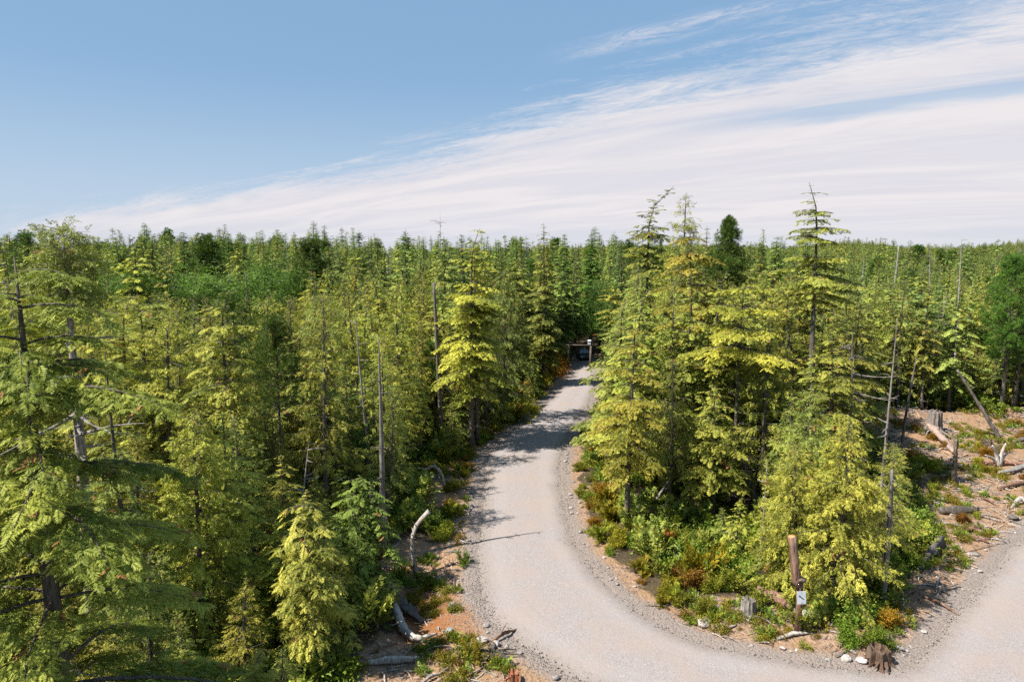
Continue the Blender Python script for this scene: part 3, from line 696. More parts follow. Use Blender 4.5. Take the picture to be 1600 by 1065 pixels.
for i, (u, d, v, k_, R_, lb) in enumerate([(288, 96, 365, 'spruce', 2.6, 'dark layered spruce on the skyline, tallest above the left alders'), (322, 92, 374, 'pine', 3.0, 'broad dark round crown on the skyline right of the layered spruce'), (358, 100, 366, 'spruce', 2.2, 'narrow dark spire on the skyline above the widest alder mound'),
        (382, 95, 384, 'hemlock', 2.0, 'short dark pointed top right of the narrow skyline spire'), (433, 104, 376, 'hemlock', 1.9, 'thin dark spire left of the broad brownish pine'), (561, 98, 363, 'spruce', 2.4, 'full dark conical crown right of the tallest skyline spruce'), (592, 92, 372, 'hemlock', 2.3, 'dark green pointed crown between conical crown and golden twin'),
        (634, 100, 361, 'spruce', 2.5, 'tall dark pointed crown left of the pale dead skyline tree'), (660, 88, 372, 'cedar', 2.6, 'broad green cedar crown under the pale dead skyline tree'), (880, 96, 368, 'hemlock', 2.2, 'dark pointed crown above the far right verge of the road'), (925, 105, 365, 'spruce', 2.3, 'dark conical top on the skyline above the end of the road'),
        (1190, 90, 380, 'hemlock', 2.2, 'green pointed top on the skyline between dark pine and tallest hemlock'), (235, 100, 378, 'hemlock', 2.3, 'dark green crown on the skyline right of the antlered cedar'), (170, 90, 386, 'cedar', 2.8, 'rounded cedar crown just under the skyline near the antlered cedar'), (1215, 75, 372, 'hemlock', 2.0, 'small layered top just left of the tallest open hemlock')]):
    hero(k_ + '_tree', u, d, v - 4, lb, k_ + ' tree', 'hemlock' if k_ == 'spruce' else k_, leaf='pine' if k_ in ('spruce', 'pine') else k_, seed=640 + i, Rad=R_ * 1.2, z0=.2, nb=130, prof=.85 if k_ != 'pine' else .45, e_top=.5, droop=.35, sz=1.5, lod=1, color=(1.1, 1.15, 1) if k_ in ('spruce', 'pine') else (.62, .78, .8))
# between the two roads
hero('hemlock_tree', 1010, 55, 290, 'tall hemlock with sparse tiers and a tip bent over like a hook', 'hemlock tree', 'hemlock', seed=21, Rad=3.1, z0=.25, nb=100, lvls=26, prof=.72, nod=1.9, color=(.82, .92, .85), sp=.9, r0=.22, droop=.4, width_jit=.4, sz=1.25)
hero('cedar_tree', 1072, 50, 300, 'tall thin-topped cedar with ragged drooping sprays beside the hooked hemlock', 'cedar tree', 'cedar', seed=22, Rad=2.3, z0=.2, nb=200, prof=.55, sp=1.0, color=(.9, .95, .85), sz=1.1)
hero('hemlock_tree', 1100, 60, 352, 'small narrow hemlock top between the ragged cedar and the dark pine', 'hemlock tree', 'hemlock', seed=23, Rad=1.9, z0=.2, nb=90, prof=.9, color=(.75, .85, .85), sz=1.2)
hero('pine_tree', 1139, 55, 335, 'dark bushy pine crown standing above the stand inside the bend', 'pine tree', 'pine', seed=24, Rad=2.4, z0=.66, nb=90, prof=.95, width_jit=.5, e_top=.9, e_low=.2, sz=1.3)
hero('hemlock_tree', 1279, 43, 284, 'tallest open hemlock with long level boughs and bare mid trunk against the sky', 'hemlock tree', 'hemlock', seed=25, Rad=3.0, z0=.62, nb=46, lvls=13, prof=.8, nod=-.6, color=(.85, .9, .8), r0=.23, droop=.25, e_top=.2, e_low=-.05, width_jit=.5, dead=12)
hero('hemlock_tree', 1158, 40, 447, 'umbrella-crowned golden hemlock on a long straight bare trunk', 'hemlock tree', 'hemlock', seed=26, Rad=3.1, z0=.64, nb=30, lvls=4, prof=.25, e_top=.12, e_low=-.1, droop=.35, color=(1.15, 1.06, .75), r0=.15, lod=0, dead=10)
hero('hemlock_tree', 985, 36, 492, 'bushy golden hemlock with tiered boughs and dark lower trunk at the inner verge', 'hemlock tree', 'hemlock', seed=27, Rad=2.3, z0=.3, nb=56, lvls=11, prof=.68, color=GOLD, r0=.17, lod=-1)
hero('hemlock_tree', 1075, 47, 368, 'wide flat-topped yellow hemlock below the ragged cedar top', 'hemlock tree', 'hemlock', seed=28, Rad=3.3, z0=.45, nb=50, lvls=8, prof=.35, e_top=.15, e_low=-.1, color=(1.2, 1.06, .8), r0=.18)
hero('cedar_tree', 1050, 38, 560, 'mid-green cedar with a bare dark lower stem, between golden and umbrella hemlocks', 'cedar tree', 'cedar', seed=29, Rad=1.9, z0=.3, nb=100, prof=.6, color=MID)
hero('hemlock_tree', 1120, 37, 600, 'green layered hemlock just left of the umbrella hemlock trunk', 'hemlock tree', 'hemlock', seed=30, Rad=1.9, z0=.25, nb=60, prof=.6, color=YG)
hero('cedar_tree', 1318, 27.5, 655, 'wide bushy golden-green cedar filling the corner behind the cut post', 'cedar tree', 'cedar', seed=31, Rad=2.7, z0=.02, nb=190, prof=.85, color=(1.1, 1.02, .85), lod=-1, e_low=-.3, clear=2.4)
hero('cedar_tree', 1247, 29, 700, 'shorter dense cedar on the road side of the wide golden cedar', 'cedar tree', 'cedar', seed=32, Rad=1.9, z0=.02, nb=140, prof=.6, color=YG, lod=-1)
hero('cedar_tree', 1268, 33, 600, 'green cedar rising behind the wide golden cedar at the corner', 'cedar tree', 'cedar', seed=33, Rad=2.1, z0=.05, nb=140, prof=.6, color=MID)
hero('cedar_tree', 1400, 33, 790, 'low spreading cedar between the wide golden cedar and the cleared bank', 'cedar tree', 'cedar', seed=34, Rad=1.6, z0=.02, nb=90, prof=.6, color=YG, wide=1.0)
hero('pine_tree', 1582, 62, 405, 'dark rounded pine above the far side of the cleared bank', 'pine tree', 'pine', seed=35, Rad=3.4, z0=.3, nb=90, prof=.5, e_top=.9, e_low=.1, sz=1.3, color=(1.1, 1.2, 1.1))
hero('hemlock_tree', 1440, 72, 418, 'green tiered hemlock left of the tall white needle snag', 'hemlock tree', 'hemlock', seed=36, Rad=2.8, z0=.15, nb=90, prof=.7, color=MID, sz=1.2)
hero('pine_tree', 1030, 90, 345 + 30, 'small dark pine at the end of the road behind the gateway', 'pine tree', 'pine', seed=37, Rad=2.2, z0=.4, nb=60, sz=1.4)

# alders (bright green, broadleaved)
for i, (u, d, v, wd, lb) in enumerate([(175, 82, 428, 1.0, 'bright green alder clump behind the antlered cedar'), (290, 88, 425, 1.2, 'bright green alder clump below the skyline at mid left'),
        (385, 78, 425, 1.5, 'widest bright green alder mound with pale rounded top'), (442, 92, 402, 1.3, 'highest bright green alder slope beneath the brown pine'), (325, 80, 440, 1.0, 'darker round alder between two brighter alder mounds'),
        (230, 84, 432, 1.1, 'narrow bright alder between the two left alder clumps'), (340, 92, 415, 1.1, 'upright alder behind the darker round one'), (415, 84, 412, 1.2, 'pale alder dome right of the widest mound'), (462, 82, 418, .9, 'low bright alder under the brown pine'), (808, 120, 398, 1.2, 'small bright alder patch by the skyline spire'), (935, 96, 440, .9, 'tiny bright alder showing past the end of the road'), (1030, 80, 425, .7, 'bright alder glimpsed behind the hooked hemlock')]):
    x = at(u, d); HERO.append((x, d, 3)); spawn('alder_tree', x, d, PRO[0]['alder'][i % 2], htop(v - 14, d) - H1(x, d), i * 1.3, lb, 'alder tree', 'bright alders below the skyline', (1, 1, 1), wide=wd * (1.0 if i < 6 else .7))

# dead snags -----------------------------------------------------------------
def snag(name, u, d, vtop, label, r0, nb=8, L=1.0, seed=0, lean=(0, 0), top=.25, z0=.3, mat='dead', color=None, bend=.25, updn=(-.3, .5), x=None, zmax=.97, group=None):
    x = atz(u, d, htop(vtop, d) * .7) if x is None else x; h = htop(vtop, d) - H1(x, d); tr, bs = dead_tree(h, r0, seed, nb, L, z0, top, bend, lean, updn, zmax)
    e = empty(name, (x, d, H1(x, d) - .05), 0, label, 'dead tree', group); HERO.append((x, d, .5))
    child('trunk', tr.build_mesh('snag_trunk', M[mat], True), e, color)
    for b_ in bs: child('branch', b_.build_mesh('snag_branch', M[mat]), e, color)
    return e
snag('dead_tree', 593, 32.6, 522, 'tall straight grey snag with a flared foot beside the ditch', .19, 12, .5, 601, (-.012, 0), .25, .3, bend=.15, color=(.8, .77, .74))
snag('dead_tree', 577, 38.5, 490, 'leaning grey snag with a kinked foot just behind the straight one', .15, 14, .6, 602, (-.035, 0), .25, .3, bend=.35, color=(.75, .72, .7))
snag('dead_tree', 1337, 38, 518, 'bare grey snag with long drooping limbs reaching left, beside the clearing', .13, 15, 2.5, 633, (-.015, 0), .25, .2, updn=(-.5, .5), color=(.72, .69, .67))
snag('dead_tree', 1503, 70, 362, 'tall white needle-thin snag breaking the skyline at far right', .17, 14, .7, 605, (-.005, 0), .08, .35, color=(1.2, 1.2, 1.2))
snag('dead_tree', 1372, 27.6, 735, 'grey broken trunk against the right side of the wide golden cedar', .13, 5, .6, 606, (-.03, 0), .5, .5, bend=.3, x=15.9, color=(.75, .72, .7))
snag('dead_tree', 1388, 31, 495, 'slim grey snag standing behind the wide golden cedar', .11, 14, .9, 607, (.0, 0), .2, .3, color=(.75, .72, .7), bend=.4)
snag('dead_tree', 1414, 47, 560, 'dark forked snag leaning over the cleared bank', .12, 6, 1.3, 608, (.10, 0), .3, .3, color=(.5, .47, .45))
snag('dead_tree', 690, 52, 440, 'stout broken dark snag among yellow cedars left of the golden twin hemlock', .17, 6, .8, 609, (-.06, 0), .6, .4, color=(.6, .58, .55))
snag('dead_tree', 408, 60, 425, 'dark leaning dead stem below the alder mounds', .14, 3, .5, 610, (-.07, 0), .3, .5, color=(.5, .5, .5))
snag('dead_tree', 686, 110, 328, 'pale fine-twigged dead tree sticking up highest from the skyline', .16, 22, 1.6, 611, (0, 0), .1, .55, color=(.8, .78, .78))
snag('dead_tree', 28, 40, 378, 'bare twiggy dead top at the left end of the skyline', .13, 18, 1.5, 612, (0, 0), .1, .6, color=(.7, .7, .7))
snag('dead_tree', 1590, 120, 378, 'short pale snag on the skyline at the right end', .15, 10, 1.2, 613, (0, 0), .1, .5)
snag('dead_tree', 1192, 31, 720, 'thin pale dead sapling stem left of the cut post', .05, 5, .4, 614, (.03, 0), .3, .3, bend=.1)
snag('dead_tree', 520, 43, 560, 'thin brown dead stem between the slender bright cedar and the snags', .08, 6, .5, 615, (.01, 0), .3, .3, color=(.5, .45, .4))
for i in range(16):
    u = [75, 215, 322, 600, 612, 640, 820, 898, 1001, 1208, 1340, 1395, 1450, 455, 265, 1560][i]; d = 95 + (i * 37) % 70; x = at(u, d)
    spawn('dead_tree', x, d, DEAD[i % 5], htop(374 + (i * 13) % 22, d) - H1(x, d), i, 'grey thin dead spike poking out of the far forest skyline', 'dead tree', 'dead spikes along the skyline')


# ------------------------------------------------------------------ scattered forest
OPEN = [[(882, 532), (928, 530), (932, 545), (935, 575), (885, 578)], [(895, 553), (950, 553), (950, 600), (920, 655), (880, 700), (880, 780), (900, 850), (950, 915), (1060, 990), (1190, 1022), (1300, 1040), (1400, 1050), (1440, 1015), (1540, 893), (1600, 835), (1600, 1065), (520, 1065), (600, 985), (605, 880), (640, 845), (660, 745), (700, 715), (755, 705), (785, 680), (850, 630), (900, 575)],
        [(1420, 700), (1480, 660), (1600, 660), (1600, 835), (1500, 930), (1430, 1020), (1390, 1000), (1470, 900), (1470, 800), (1420, 740)], [(1365, 655), (1600, 655), (1600, 700), (1365, 690)],
        [(1090, 880), (1240, 930), (1450, 960), (1400, 1045), (1100, 1005), (960, 920), (905, 850), (900, 820), (960, 830)]]
OPENA = [np.array(o, float) for o in OPEN]
SKYL = [(0, 392), (200, 388), (400, 392), (600, 392), (750, 386), (900, 396), (1000, 402), (1200, 412), (1300, 425), (1600, 432)]

def ok_view(x, y, h, rw):
    P = []
    for t in np.linspace(.02, .97, 13):
        r_ = rw * (1 - t * .7)
        for s_ in (-.8, 0, .8): P.append(proj(x + r_ * s_, y, h * t))
    P = np.array(P)
    if (np.abs(P[:, 0] - 800) > 1200).all(): return False
    for o in OPENA:
        if inside(P, o).any(): return False
    return True

SHD = np.array([-sd.x, -sd.y]) / math.tan(SUN_EL) / math.hypot(sd.x, sd.y)
# sight lines kept open: nothing nearer than dmax may rise in front of these things
VIEW = [(1225, 515, 1400, 690, 38), (545, 520, 608, 860, 32.5), (1143, 480, 1174, 775, 40), (972, 660, 1002, 760, 36), (130, 425, 475, 462, 77), (60, 470, 200, 655, 24), (1488, 365, 1520, 540, 70), (1262, 420, 1296, 515, 43),
        (690, 380, 760, 625, 51), (650, 440, 705, 500, 52), (345, 455, 382, 640, 31), (395, 508, 462, 640, 35), (150, 545, 225, 700, 22), (1040, 640, 1062, 790, 38), (1108, 680, 1128, 790, 37), (1405, 560, 1425, 690, 47), (480, 760, 500, 1065, 23), (1375, 495, 1400, 680, 31), (380, 425, 425, 500, 60), (1000, 300, 1180, 420, 55)]
def sight(x, y, h, rw):
    """tallest height that keeps the sight lines open (0 = cannot stand here)"""
    for (u0, v0, u1, v1, dm_) in VIEW:
        if y >= dm_: continue
        u_, vt = proj(x, y, h); k_ = rw * .55 * FPX / max(y, 5)
        if u_ + k_ < u0 or u_ - k_ > u1 or vt > v1: continue
        if proj(x, y, 0)[1] < v0: continue
        if rng.random() < .1: continue
        h = min(h, htop(v1, y))
    return h
def shade_ok(x, y, h):
    """shorten trees until their shadow stays off the sunlit stretch of road"""
    if sdroad([(x, y)])[0] > 16 or x > 12: return h
    while h > 2.5:
        q_ = np.array([(x, y)]) + SHD * h * np.linspace(.25, .95, 6)[:, None]
        if (sdroad(q_) < -.6).any() or (y < 45 and (inside(q_, DITCH) | inside(q_, DIRTL)).sum() > 2): h *= .9
        else: break
    return h
NEARX = {'hemlock': 0, 'cedar': 0}
cand = []
def grid(d0, d1, step, wid=.80):
    ys = np.arange(d0, d1, step)
    for y_ in ys:
        half = y_ * wid + 4
        for x_ in np.arange(-half, half, step): cand.append((x_ + rng.uniform(-.42, .42) * step, y_ + rng.uniform(-.42, .42) * step))
grid(13.5, 32, 2.0, .9); grid(32, 62, 2.35); grid(62, 110, 2.8); grid(110, 210, 3.7); grid(210, 420, 5.2)
cand = np.array(cand)
sdc = sdroad(cand)
keep = (sdc > 1.1) & ~inside(cand, CLEARB) & ~inside(cand, DITCH) & ~inside(cand, DIRTL) & ~inside(cand, BANKL)
hx = np.array([(a, b_) for a, b_, c in HERO]); hr = np.array([c for *_, c in HERO])
dm = np.hypot(cand[:, None, 0] - hx[None, :, 0], cand[:, None, 1] - hx[None, :, 1]) - hr[None]
keep &= dm.min(1) > 0
cand = cand[keep]; cand = cand[np.argsort(cand[:, 1] + np.abs(cand[:, 0]) * .15)]
zc_ = height(cand)
far_pts = []
WORD = {0: 'yellow-green', 1: 'mid-green', 2: 'dark green'}
MARKS = [('the large near hemlock', -10.1, 14.5), ('the antlered old cedar', -15.6, 24), ('the slim pointed hemlock', at(187, 22), 22), ('the nodding yellowish hemlock', at(352, 31), 31), ('the round-crowned pine', at(430, 35), 35),
    ('the tall skyline spruce', at(505, 90), 90), ('the broad brownish pine', at(487, 84), 84), ('the twin golden hemlock', at(735, 51.5), 51.5), ('the dark roadside cedar', at(785, 61), 61), ('the narrow skyline hemlock', at(851, 78), 78),
    ('the young golden hemlock by the ditch', at(482, 23), 23), ('the dark shaded hemlock', at(556, 29.5), 29.5), ('the blunt full cedar', at(300, 24), 24), ('the slender bright cedar', at(500, 34), 34), ('the broad cedar behind the snags', at(620, 46), 46),
    ('the hook-tipped hemlock', at(1010, 55), 55), ('the ragged tall cedar', at(1072, 50), 50), ('the dark pine in the bend', at(1139, 55), 55), ('the tallest open hemlock', at(1279, 43), 43), ('the umbrella-crowned hemlock', at(1158, 40), 40), ('the bushy golden hemlock', at(985, 36), 36),
    ('the flat-topped hemlock', at(1075, 47), 47), ('the wide golden corner cedar', at(1318, 27.5), 27.5), ('the low spreading cedar', at(1400, 33), 33), ('the dark rounded pine', at(1582, 62), 62), ('the white needle snag', at(1503, 70), 70), ('the long-limbed bare snag', at(1337, 38), 38),
    ('the tall straight snag', at(593, 32.6), 32.6), ('the stout broken snag', at(690, 52), 52), ('the dark leaning stem', at(408, 60), 60), ('the widest alder mound', at(385, 78), 78), ('the alder by the antlered cedar', at(175, 82), 82), ('the bright skyline alder', at(808, 120), 120), ('the log gateway', at(905, 88), 88), ('the tall broken stump', at(1460, 57), 57)]
def zone(x, y):
    k = min(range(len(MARKS)), key=lambda i: math.hypot(MARKS[i][1] - x, MARKS[i][2] - y)); n_, a, b_ = MARKS[k]; dx, dy = x - a, y - b_; D = math.hypot(dx, dy)
    far = 'well ' if D > 14 else '' if D > 3.5 else 'close '
    if abs(dy) > abs(dx) * 1.6: rel = far + ('behind' if dy > 0 else 'in front of')
    elif abs(dx) > abs(dy) * 1.2: rel = far + ('right of' if dx > 0 else 'left of')
    else: rel = far + ('behind and right of' if dx > 0 and dy > 0 else 'behind and left of' if dy > 0 else 'before and right of' if dx > 0 else 'before and left of')
    return rel + ' ' + n_
for (x, y), z0_ in zip(cand, zc_):
    u, v = proj(x, y, 8)
    d = y
    # wanted picture row of the top
    big = vnoise(x, y, 9, 31)
    if d < 24: h = rng.uniform(3.2, 6.2) + big * 1.5
    elif d < 31: h = rng.uniform(5.0, 8.4) + big * 2
    elif d < 40: h = rng.uniform(7.0, 11.0) + big * 2.2
    elif d < 62: h = rng.uniform(9.0, 12.6) + big * 2.4
    elif d < 110: h = rng.uniform(11, 15) + big * 2
    else: h = rng.uniform(9.5, 15.5) + (rng.uniform(2, 5.5) if rng.random() < .18 else 0)
    if 1330 < u < 1800 and 36 < d < 110: h -= 2.5
    if 880 < u < 990 and d > 60: h -= 1.5
    if rng.random() < .16: h *= .62
    if 960 < u < 1230 and x > 0 and y < 38.5:
        if rng.random() < .5: continue
        h *= .6
    lim = np.interp(u, [a for a, b_ in SKYL], [b_ for a, b_ in SKYL])
    spire = rng.random() < (.22 if 80 < d < 210 else .10 if d > 60 else .04)
    if spire and u < 1180: h = max(h, htop(lim - 25, d) if d < 170 else h + 3)
    hl = htop(lim - (rng.uniform(2, 26) if spire else -rng.uniform(2, 26)), d) - z0_
    if d < 260: h = min(max(h, hl * .98 if hl < 19 and rng.random() < .15 and d > 60 else 0), hl)
    if 120 < u < 480 and d < 79 and rng.random() < .93: h = min(h, htop(rng.uniform(442, 470), d) - z0_)
    elif u < 720 and d < 70 and rng.random() < .88: h = min(h, htop(rng.uniform(415, 455), d) - z0_)
    h = sight(x, y, h, 1.6)
    if d < 90 and rng.random() < .96: h = shade_ok(x, y, h)
    if h < 2 or (x > -3 and y < 22): continue
    rw = 1.7 if h > 6 else 1.1
    if d < 100 and not ok_view(x, y, h, rw if d < 62 else 1.2):
        h *= .5
        if h < 2.2 or not ok_view(x, y, h, .7): continue
        if rng.random() < .4: continue
    a = rng.random()
    left = x < 0
    kind = 'cedar' if a < (.60 if left else .50) else 'hemlock' if a < .93 else 'pine' if a < .965 else 'snag' if a < .985 else 'spruce'
    if d < 27 and kind in ('pine', 'spruce'): kind = 'cedar'
    if spire and d > 60 and kind == 'cedar': kind = 'hemlock' if rng.random() < .6 else 'spruce'
    tc_ = rng.random() * .55 + vnoise(x, y, 12, 41) * .45
    tc_ += .13 * (d > 65) - .12 * (d < 32) - .07 * (x < 0 and d < 62) + .10 * (d > 100)
    tcl = 0 if tc_ < .54 else 1 if tc_ < .75 else 2
    if d > 75 and kind in ('cedar', 'hemlock') and rng.random() < .08: kind = 'spruce'
    j = rng.uniform(.88, 1.12)
    color = ((1.06 * j, 1.04 * j, .8), (.86 * j, .98 * j, .92), (.60 * j, .80 * j, .85))[tcl]
    in_view = -450 < u - 800 + 0 * v < 450 or True
    if d > 40 and abs(u - 800) > 900: continue
    kk = kind if kind in NEARX else None
    indiv = d < 108 and (kk is None or NEARX[kk] < 258) and abs(u - 800) < 850
    if indiv and kk: NEARX[kk] += 1
    rz = rng.uniform(0, 6.28); tilt = (rng.normal(0, .022), rng.normal(0, .022))
    if indiv:
        lod = 0 if d < 48 else 1
        zn = zone(x, y)
        sz = 'short' if h < 6.5 else 'medium' if h < 9.5 else 'tall'
        if kind == 'snag':
            spawn('dead_tree', x, y, DEAD[rng.integers(5)], h * .95, rz, f'thin grey bare dead tree {zn}', 'dead tree', f'bare dead trees {zn}', tilt=tilt, z=z0_); continue
        pl = PRO[lod][kind]
        sh_ = [q_ for q_ in pl if (q_[0] < 9.5) == (h < 6.5)] or pl
        pr = sh_[rng.integers(len(sh_))]
        cat = {'cedar': 'cedar tree', 'hemlock': 'hemlock tree', 'pine': 'pine tree', 'spruce': 'spruce tree'}[kind]
        look = {'cedar': 'drooping cedar', 'hemlock': 'tiered hemlock', 'pine': 'tufted pine', 'spruce': 'dense spruce'}[kind]
        lb = f'{sz} {WORD[tcl]} {look} {zn}'
        lb = ' '.join(lb.split()[:16])
        if kind in ('pine', 'spruce'): color = (j, j, j)
        spawn(kind + '_tree', x, y, pr, h, rz, lb, cat, f'{sz} {WORD[tcl]} {kind} trees {zn}', color, tilt, wide=rng.uniform(.95, 1.3) * (1 if h > 7 else 1.15), z=z0_)
    else:
        far_pts.append((x, y, z0_, h, rz, kind, tcl))

# ------------------------------------------------------------------ stuff: far forest, undergrowth, gravel (instances made by geometry nodes)
def scatter(name, pts, rots, scales, idx_, objs, label, cat):
    """one object whose points carry instances of the given prototype objects"""
    pc = bpy.data.collections.new(name + '_kinds')
    for o in objs: pc.objects.link(o)
    me_ = bpy.data.meshes.new(name); me_.vertices.add(len(pts)); me_.vertices.foreach_set('co', np.asarray(pts, np.float32).ravel())
    for nm, ty, arr in (('rot', 'FLOAT_VECTOR', rots), ('scl', 'FLOAT_VECTOR', scales)):
        a_ = me_.attributes.new(nm, ty, 'POINT'); a_.data.foreach_set('vector', np.asarray(arr, np.float32).ravel())
    a_ = me_.attributes.new('pick', 'INT', 'POINT'); a_.data.foreach_set('value', np.asarray(idx_, np.int32))
    o = bpy.data.objects.new(name, me_); COL.objects.link(o); tag(o, label, cat, None, 'stuff')
    g = bpy.data.node_groups.new(name, 'GeometryNodeTree')
    g.interface.new_socket('Geometry', in_out='INPUT', socket_type='NodeSocketGeometry'); g.interface.new_socket('Geometry', in_out='OUTPUT', socket_type='NodeSocketGeometry')
    q = NT(g)
    gi = q.n('NodeGroupInput'); ci = q.n('GeometryNodeCollectionInfo', i_Collection=pc); ci.inputs['Separate Children'].default_value = True; ci.inputs['Reset Children'].default_value = True
    at1 = q.n('GeometryNodeInputNamedAttribute', data_type='INT'); at1.inputs[0].default_value = 'pick'
    at2 = q.n('GeometryNodeInputNamedAttribute', data_type='FLOAT_VECTOR'); at2.inputs[0].default_value = 'rot'
    at3 = q.n('GeometryNodeInputNamedAttribute', data_type='FLOAT_VECTOR'); at3.inputs[0].default_value = 'scl'
    ip = q.n('GeometryNodeInstanceOnPoints', i_Points=gi.outputs[0], i_Instance=ci.outputs[0]); ip.inputs['Pick Instance'].default_value = True
    g.links.new(at1.outputs[0], ip.inputs['Instance Index']); g.links.new(at3.outputs[0], ip.inputs['Scale'])
    er = q.n('FunctionNodeEulerToRotation'); g.links.new(at2.outputs[0], er.inputs[0]); g.links.new(er.outputs[0], ip.inputs['Rotation'])
    go = q.n('NodeGroupOutput', i_0=ip.outputs[0])
    md = o.modifiers.new('scatter', 'NODES'); md.node_group = g
    return o

def one_obj(name, tr, cr, tw, leaf, color=None, wood='bark'):
    """a single unlinked mesh object holding trunk and crown"""
    g = Geo(); g.v = cr.v + tr.v; g.sizes = cr.sizes + tr.sizes; g.t = cr.t + tr.t; g.f = list(cr.f) + [f + cr.n for f in tr.f]; g.n = cr.n + tr.n
    me_ = g.build_mesh(name, M[leaf]); me_.materials.append(M[wood])
    nc = sum(len(a) for a in cr.sizes); n = len(me_.polygons); mi = np.zeros(n, np.int32); mi[nc:] = 1; me_.polygons.foreach_set('material_index', mi)
    return me_

# far tree kinds: (mesh height, colour) - colours become separate objects sharing the mesh
mats_cache = {}
def tinted(leaf, color):
    key = (leaf, color)
    if key not in mats_cache:
        base_ = LC[leaf]
        mats_cache[key] = leaf_mat(leaf + '_foliage', *[tuple(a * b_ for a, b_ in zip(c, color)) for c in base_])
        M[f'{leaf}{color}'] = mats_cache[key]
    return f'{leaf}{color}'
TC = [(1.05, 1.03, .8), (.86, .97, .92), (.6, .78, .85)]
kinds, kobjs = {}, []
def add_kind(key, obj_me, h):
    o = bpy.data.objects.new('%03d_kind' % len(kobjs), obj_me); kinds.setdefault(key, []).append((len(kobjs), h)); kobjs.append(o)
for lodz in (1, 2):
    for tcl in range(3):
        for k in range(3):
            h_ = 13
            add_kind(('cedar', tcl, lodz), one_obj('far_tree', *conifer('cedar', h_, 1.5 + .2 * k, .2, 90 if lodz == 1 else 55, lodz, 700 + k + 10 * tcl, .3, prof=.9, e_top=.7, e_low=-.1, dead=2, sz=1.2 if lodz == 1 else 1.9), tinted('cedar', TC[tcl]), TC[0]), h_)
            add_kind(('hemlock', tcl, lodz), one_obj('far_tree', *conifer('hemlock', h_, 1.7 + .25 * k, .2 + .1 * k, 60 if lodz == 1 else 42, lodz, 800 + k + 10 * tcl, .3, prof=1.05, nod=.1, dead=2, sz=1.2 if lodz == 1 else 1.9), tinted('hemlock', TC[tcl]), TC[0]), h_)
    for k in range(2):
        add_kind(('pine', 0, lodz), one_obj('far_tree', *conifer('pine', 12, 2.0, .45, 40, lodz, 850 + k, .3, prof=.4, e_top=.8, e_low=.1, dead=1, sz=1.2 if lodz == 1 else 2.2), 'pine', TC[0]), 12)
        add_kind(('spruce', 0, lodz), one_obj('far_tree', *conifer('hemlock', 14, 1.8, .12, 70, lodz, 860 + k, .1, prof=.95, e_top=.5, droop=.2, dead=1, sz=1.2 if lodz == 1 else 1.9), tinted('hemlock', TC[2]), TC[0]), 14)
dt, db = dead_tree(13, .15, 880, 7, .9, .4, .12)
g_e = Geo()
for b_ in db: g_e.v += b_.v; g_e.sizes += b_.sizes; g_e.t += b_.t; g_e.f += [f + g_e.n for f in b_.f]; g_e.n += b_.n
for lodz in (1, 2): add_kind(('snag', 0, lodz), one_obj('far_snag', dt, g_e, None, 'dead', 0, 'dead'), 13)

# the land beyond 420 m: sparser seeds that still close the canopy at that angle
for (d0, d1, st) in ((420, 800, 8), (800, 1250, 13), (1250, 1620, 12)):
    for y_ in np.arange(d0, d1, st):
        az0, az1 = (-.78, .80) if d1 < 1000 else (-.15, .80) if d0 < 1250 else (-.1, .80)
        for x_ in np.arange(y_ * az0, y_ * az1, st):
            far_pts.append((x_ + rng.uniform(-.5, .5) * st, y_ + rng.uniform(-.5, .5) * st, None, rng.uniform(7, 13) + (rng.uniform(2, 8) if rng.random() < .2 else 0), rng.uniform(0, 6.28), 'cedar' if rng.random() < .4 else 'hemlock' if rng.random() < .8 else 'snag' if rng.random() < .3 else 'spruce', int(rng.integers(0, 3))))
zf = np.array([(p[0], p[1]) for p in far_pts]); hf = height(zf)
P_, Ro, Sc_, Ix = [], [], [], []
for (x, y, _, h, rz, kind, tcl), z_ in zip(far_pts, hf):
    lodz = 1 if y < 170 else 2
    tcl = 2 if rng.random() < (.25 if y < 210 else .8 if vnoise(x, y, 38, 62) > .55 else .12) else tcl
    op = kinds[(kind, tcl if kind in ('cedar', 'hemlock') else 0, lodz)]; i_, hh = op[int(rng.integers(len(op)))]
    s_ = h / hh; wd = s_ * rng.uniform(.8, 1.25) * (1.0 if y < 210 else 1.2 if y < 800 else 1.9)
    if y > 210: k_ = .65 + .7 * vnoise(x, y, 45, 61); s_ *= k_; wd *= .7 + .5 * k_
    P_.append((x, y, z_ - .05)); Ro.append((rng.normal(0, .02), rng.normal(0, .02), rz)); Sc_.append((wd, wd, s_)); Ix.append(i_)
print('FAR', len(P_), 'NEAR', NEARX)
scatter('distant_forest', P_, Ro, Sc_, Ix, kobjs, 'distant unbroken conifer forest running back to the horizon and the low ridge', 'forest')

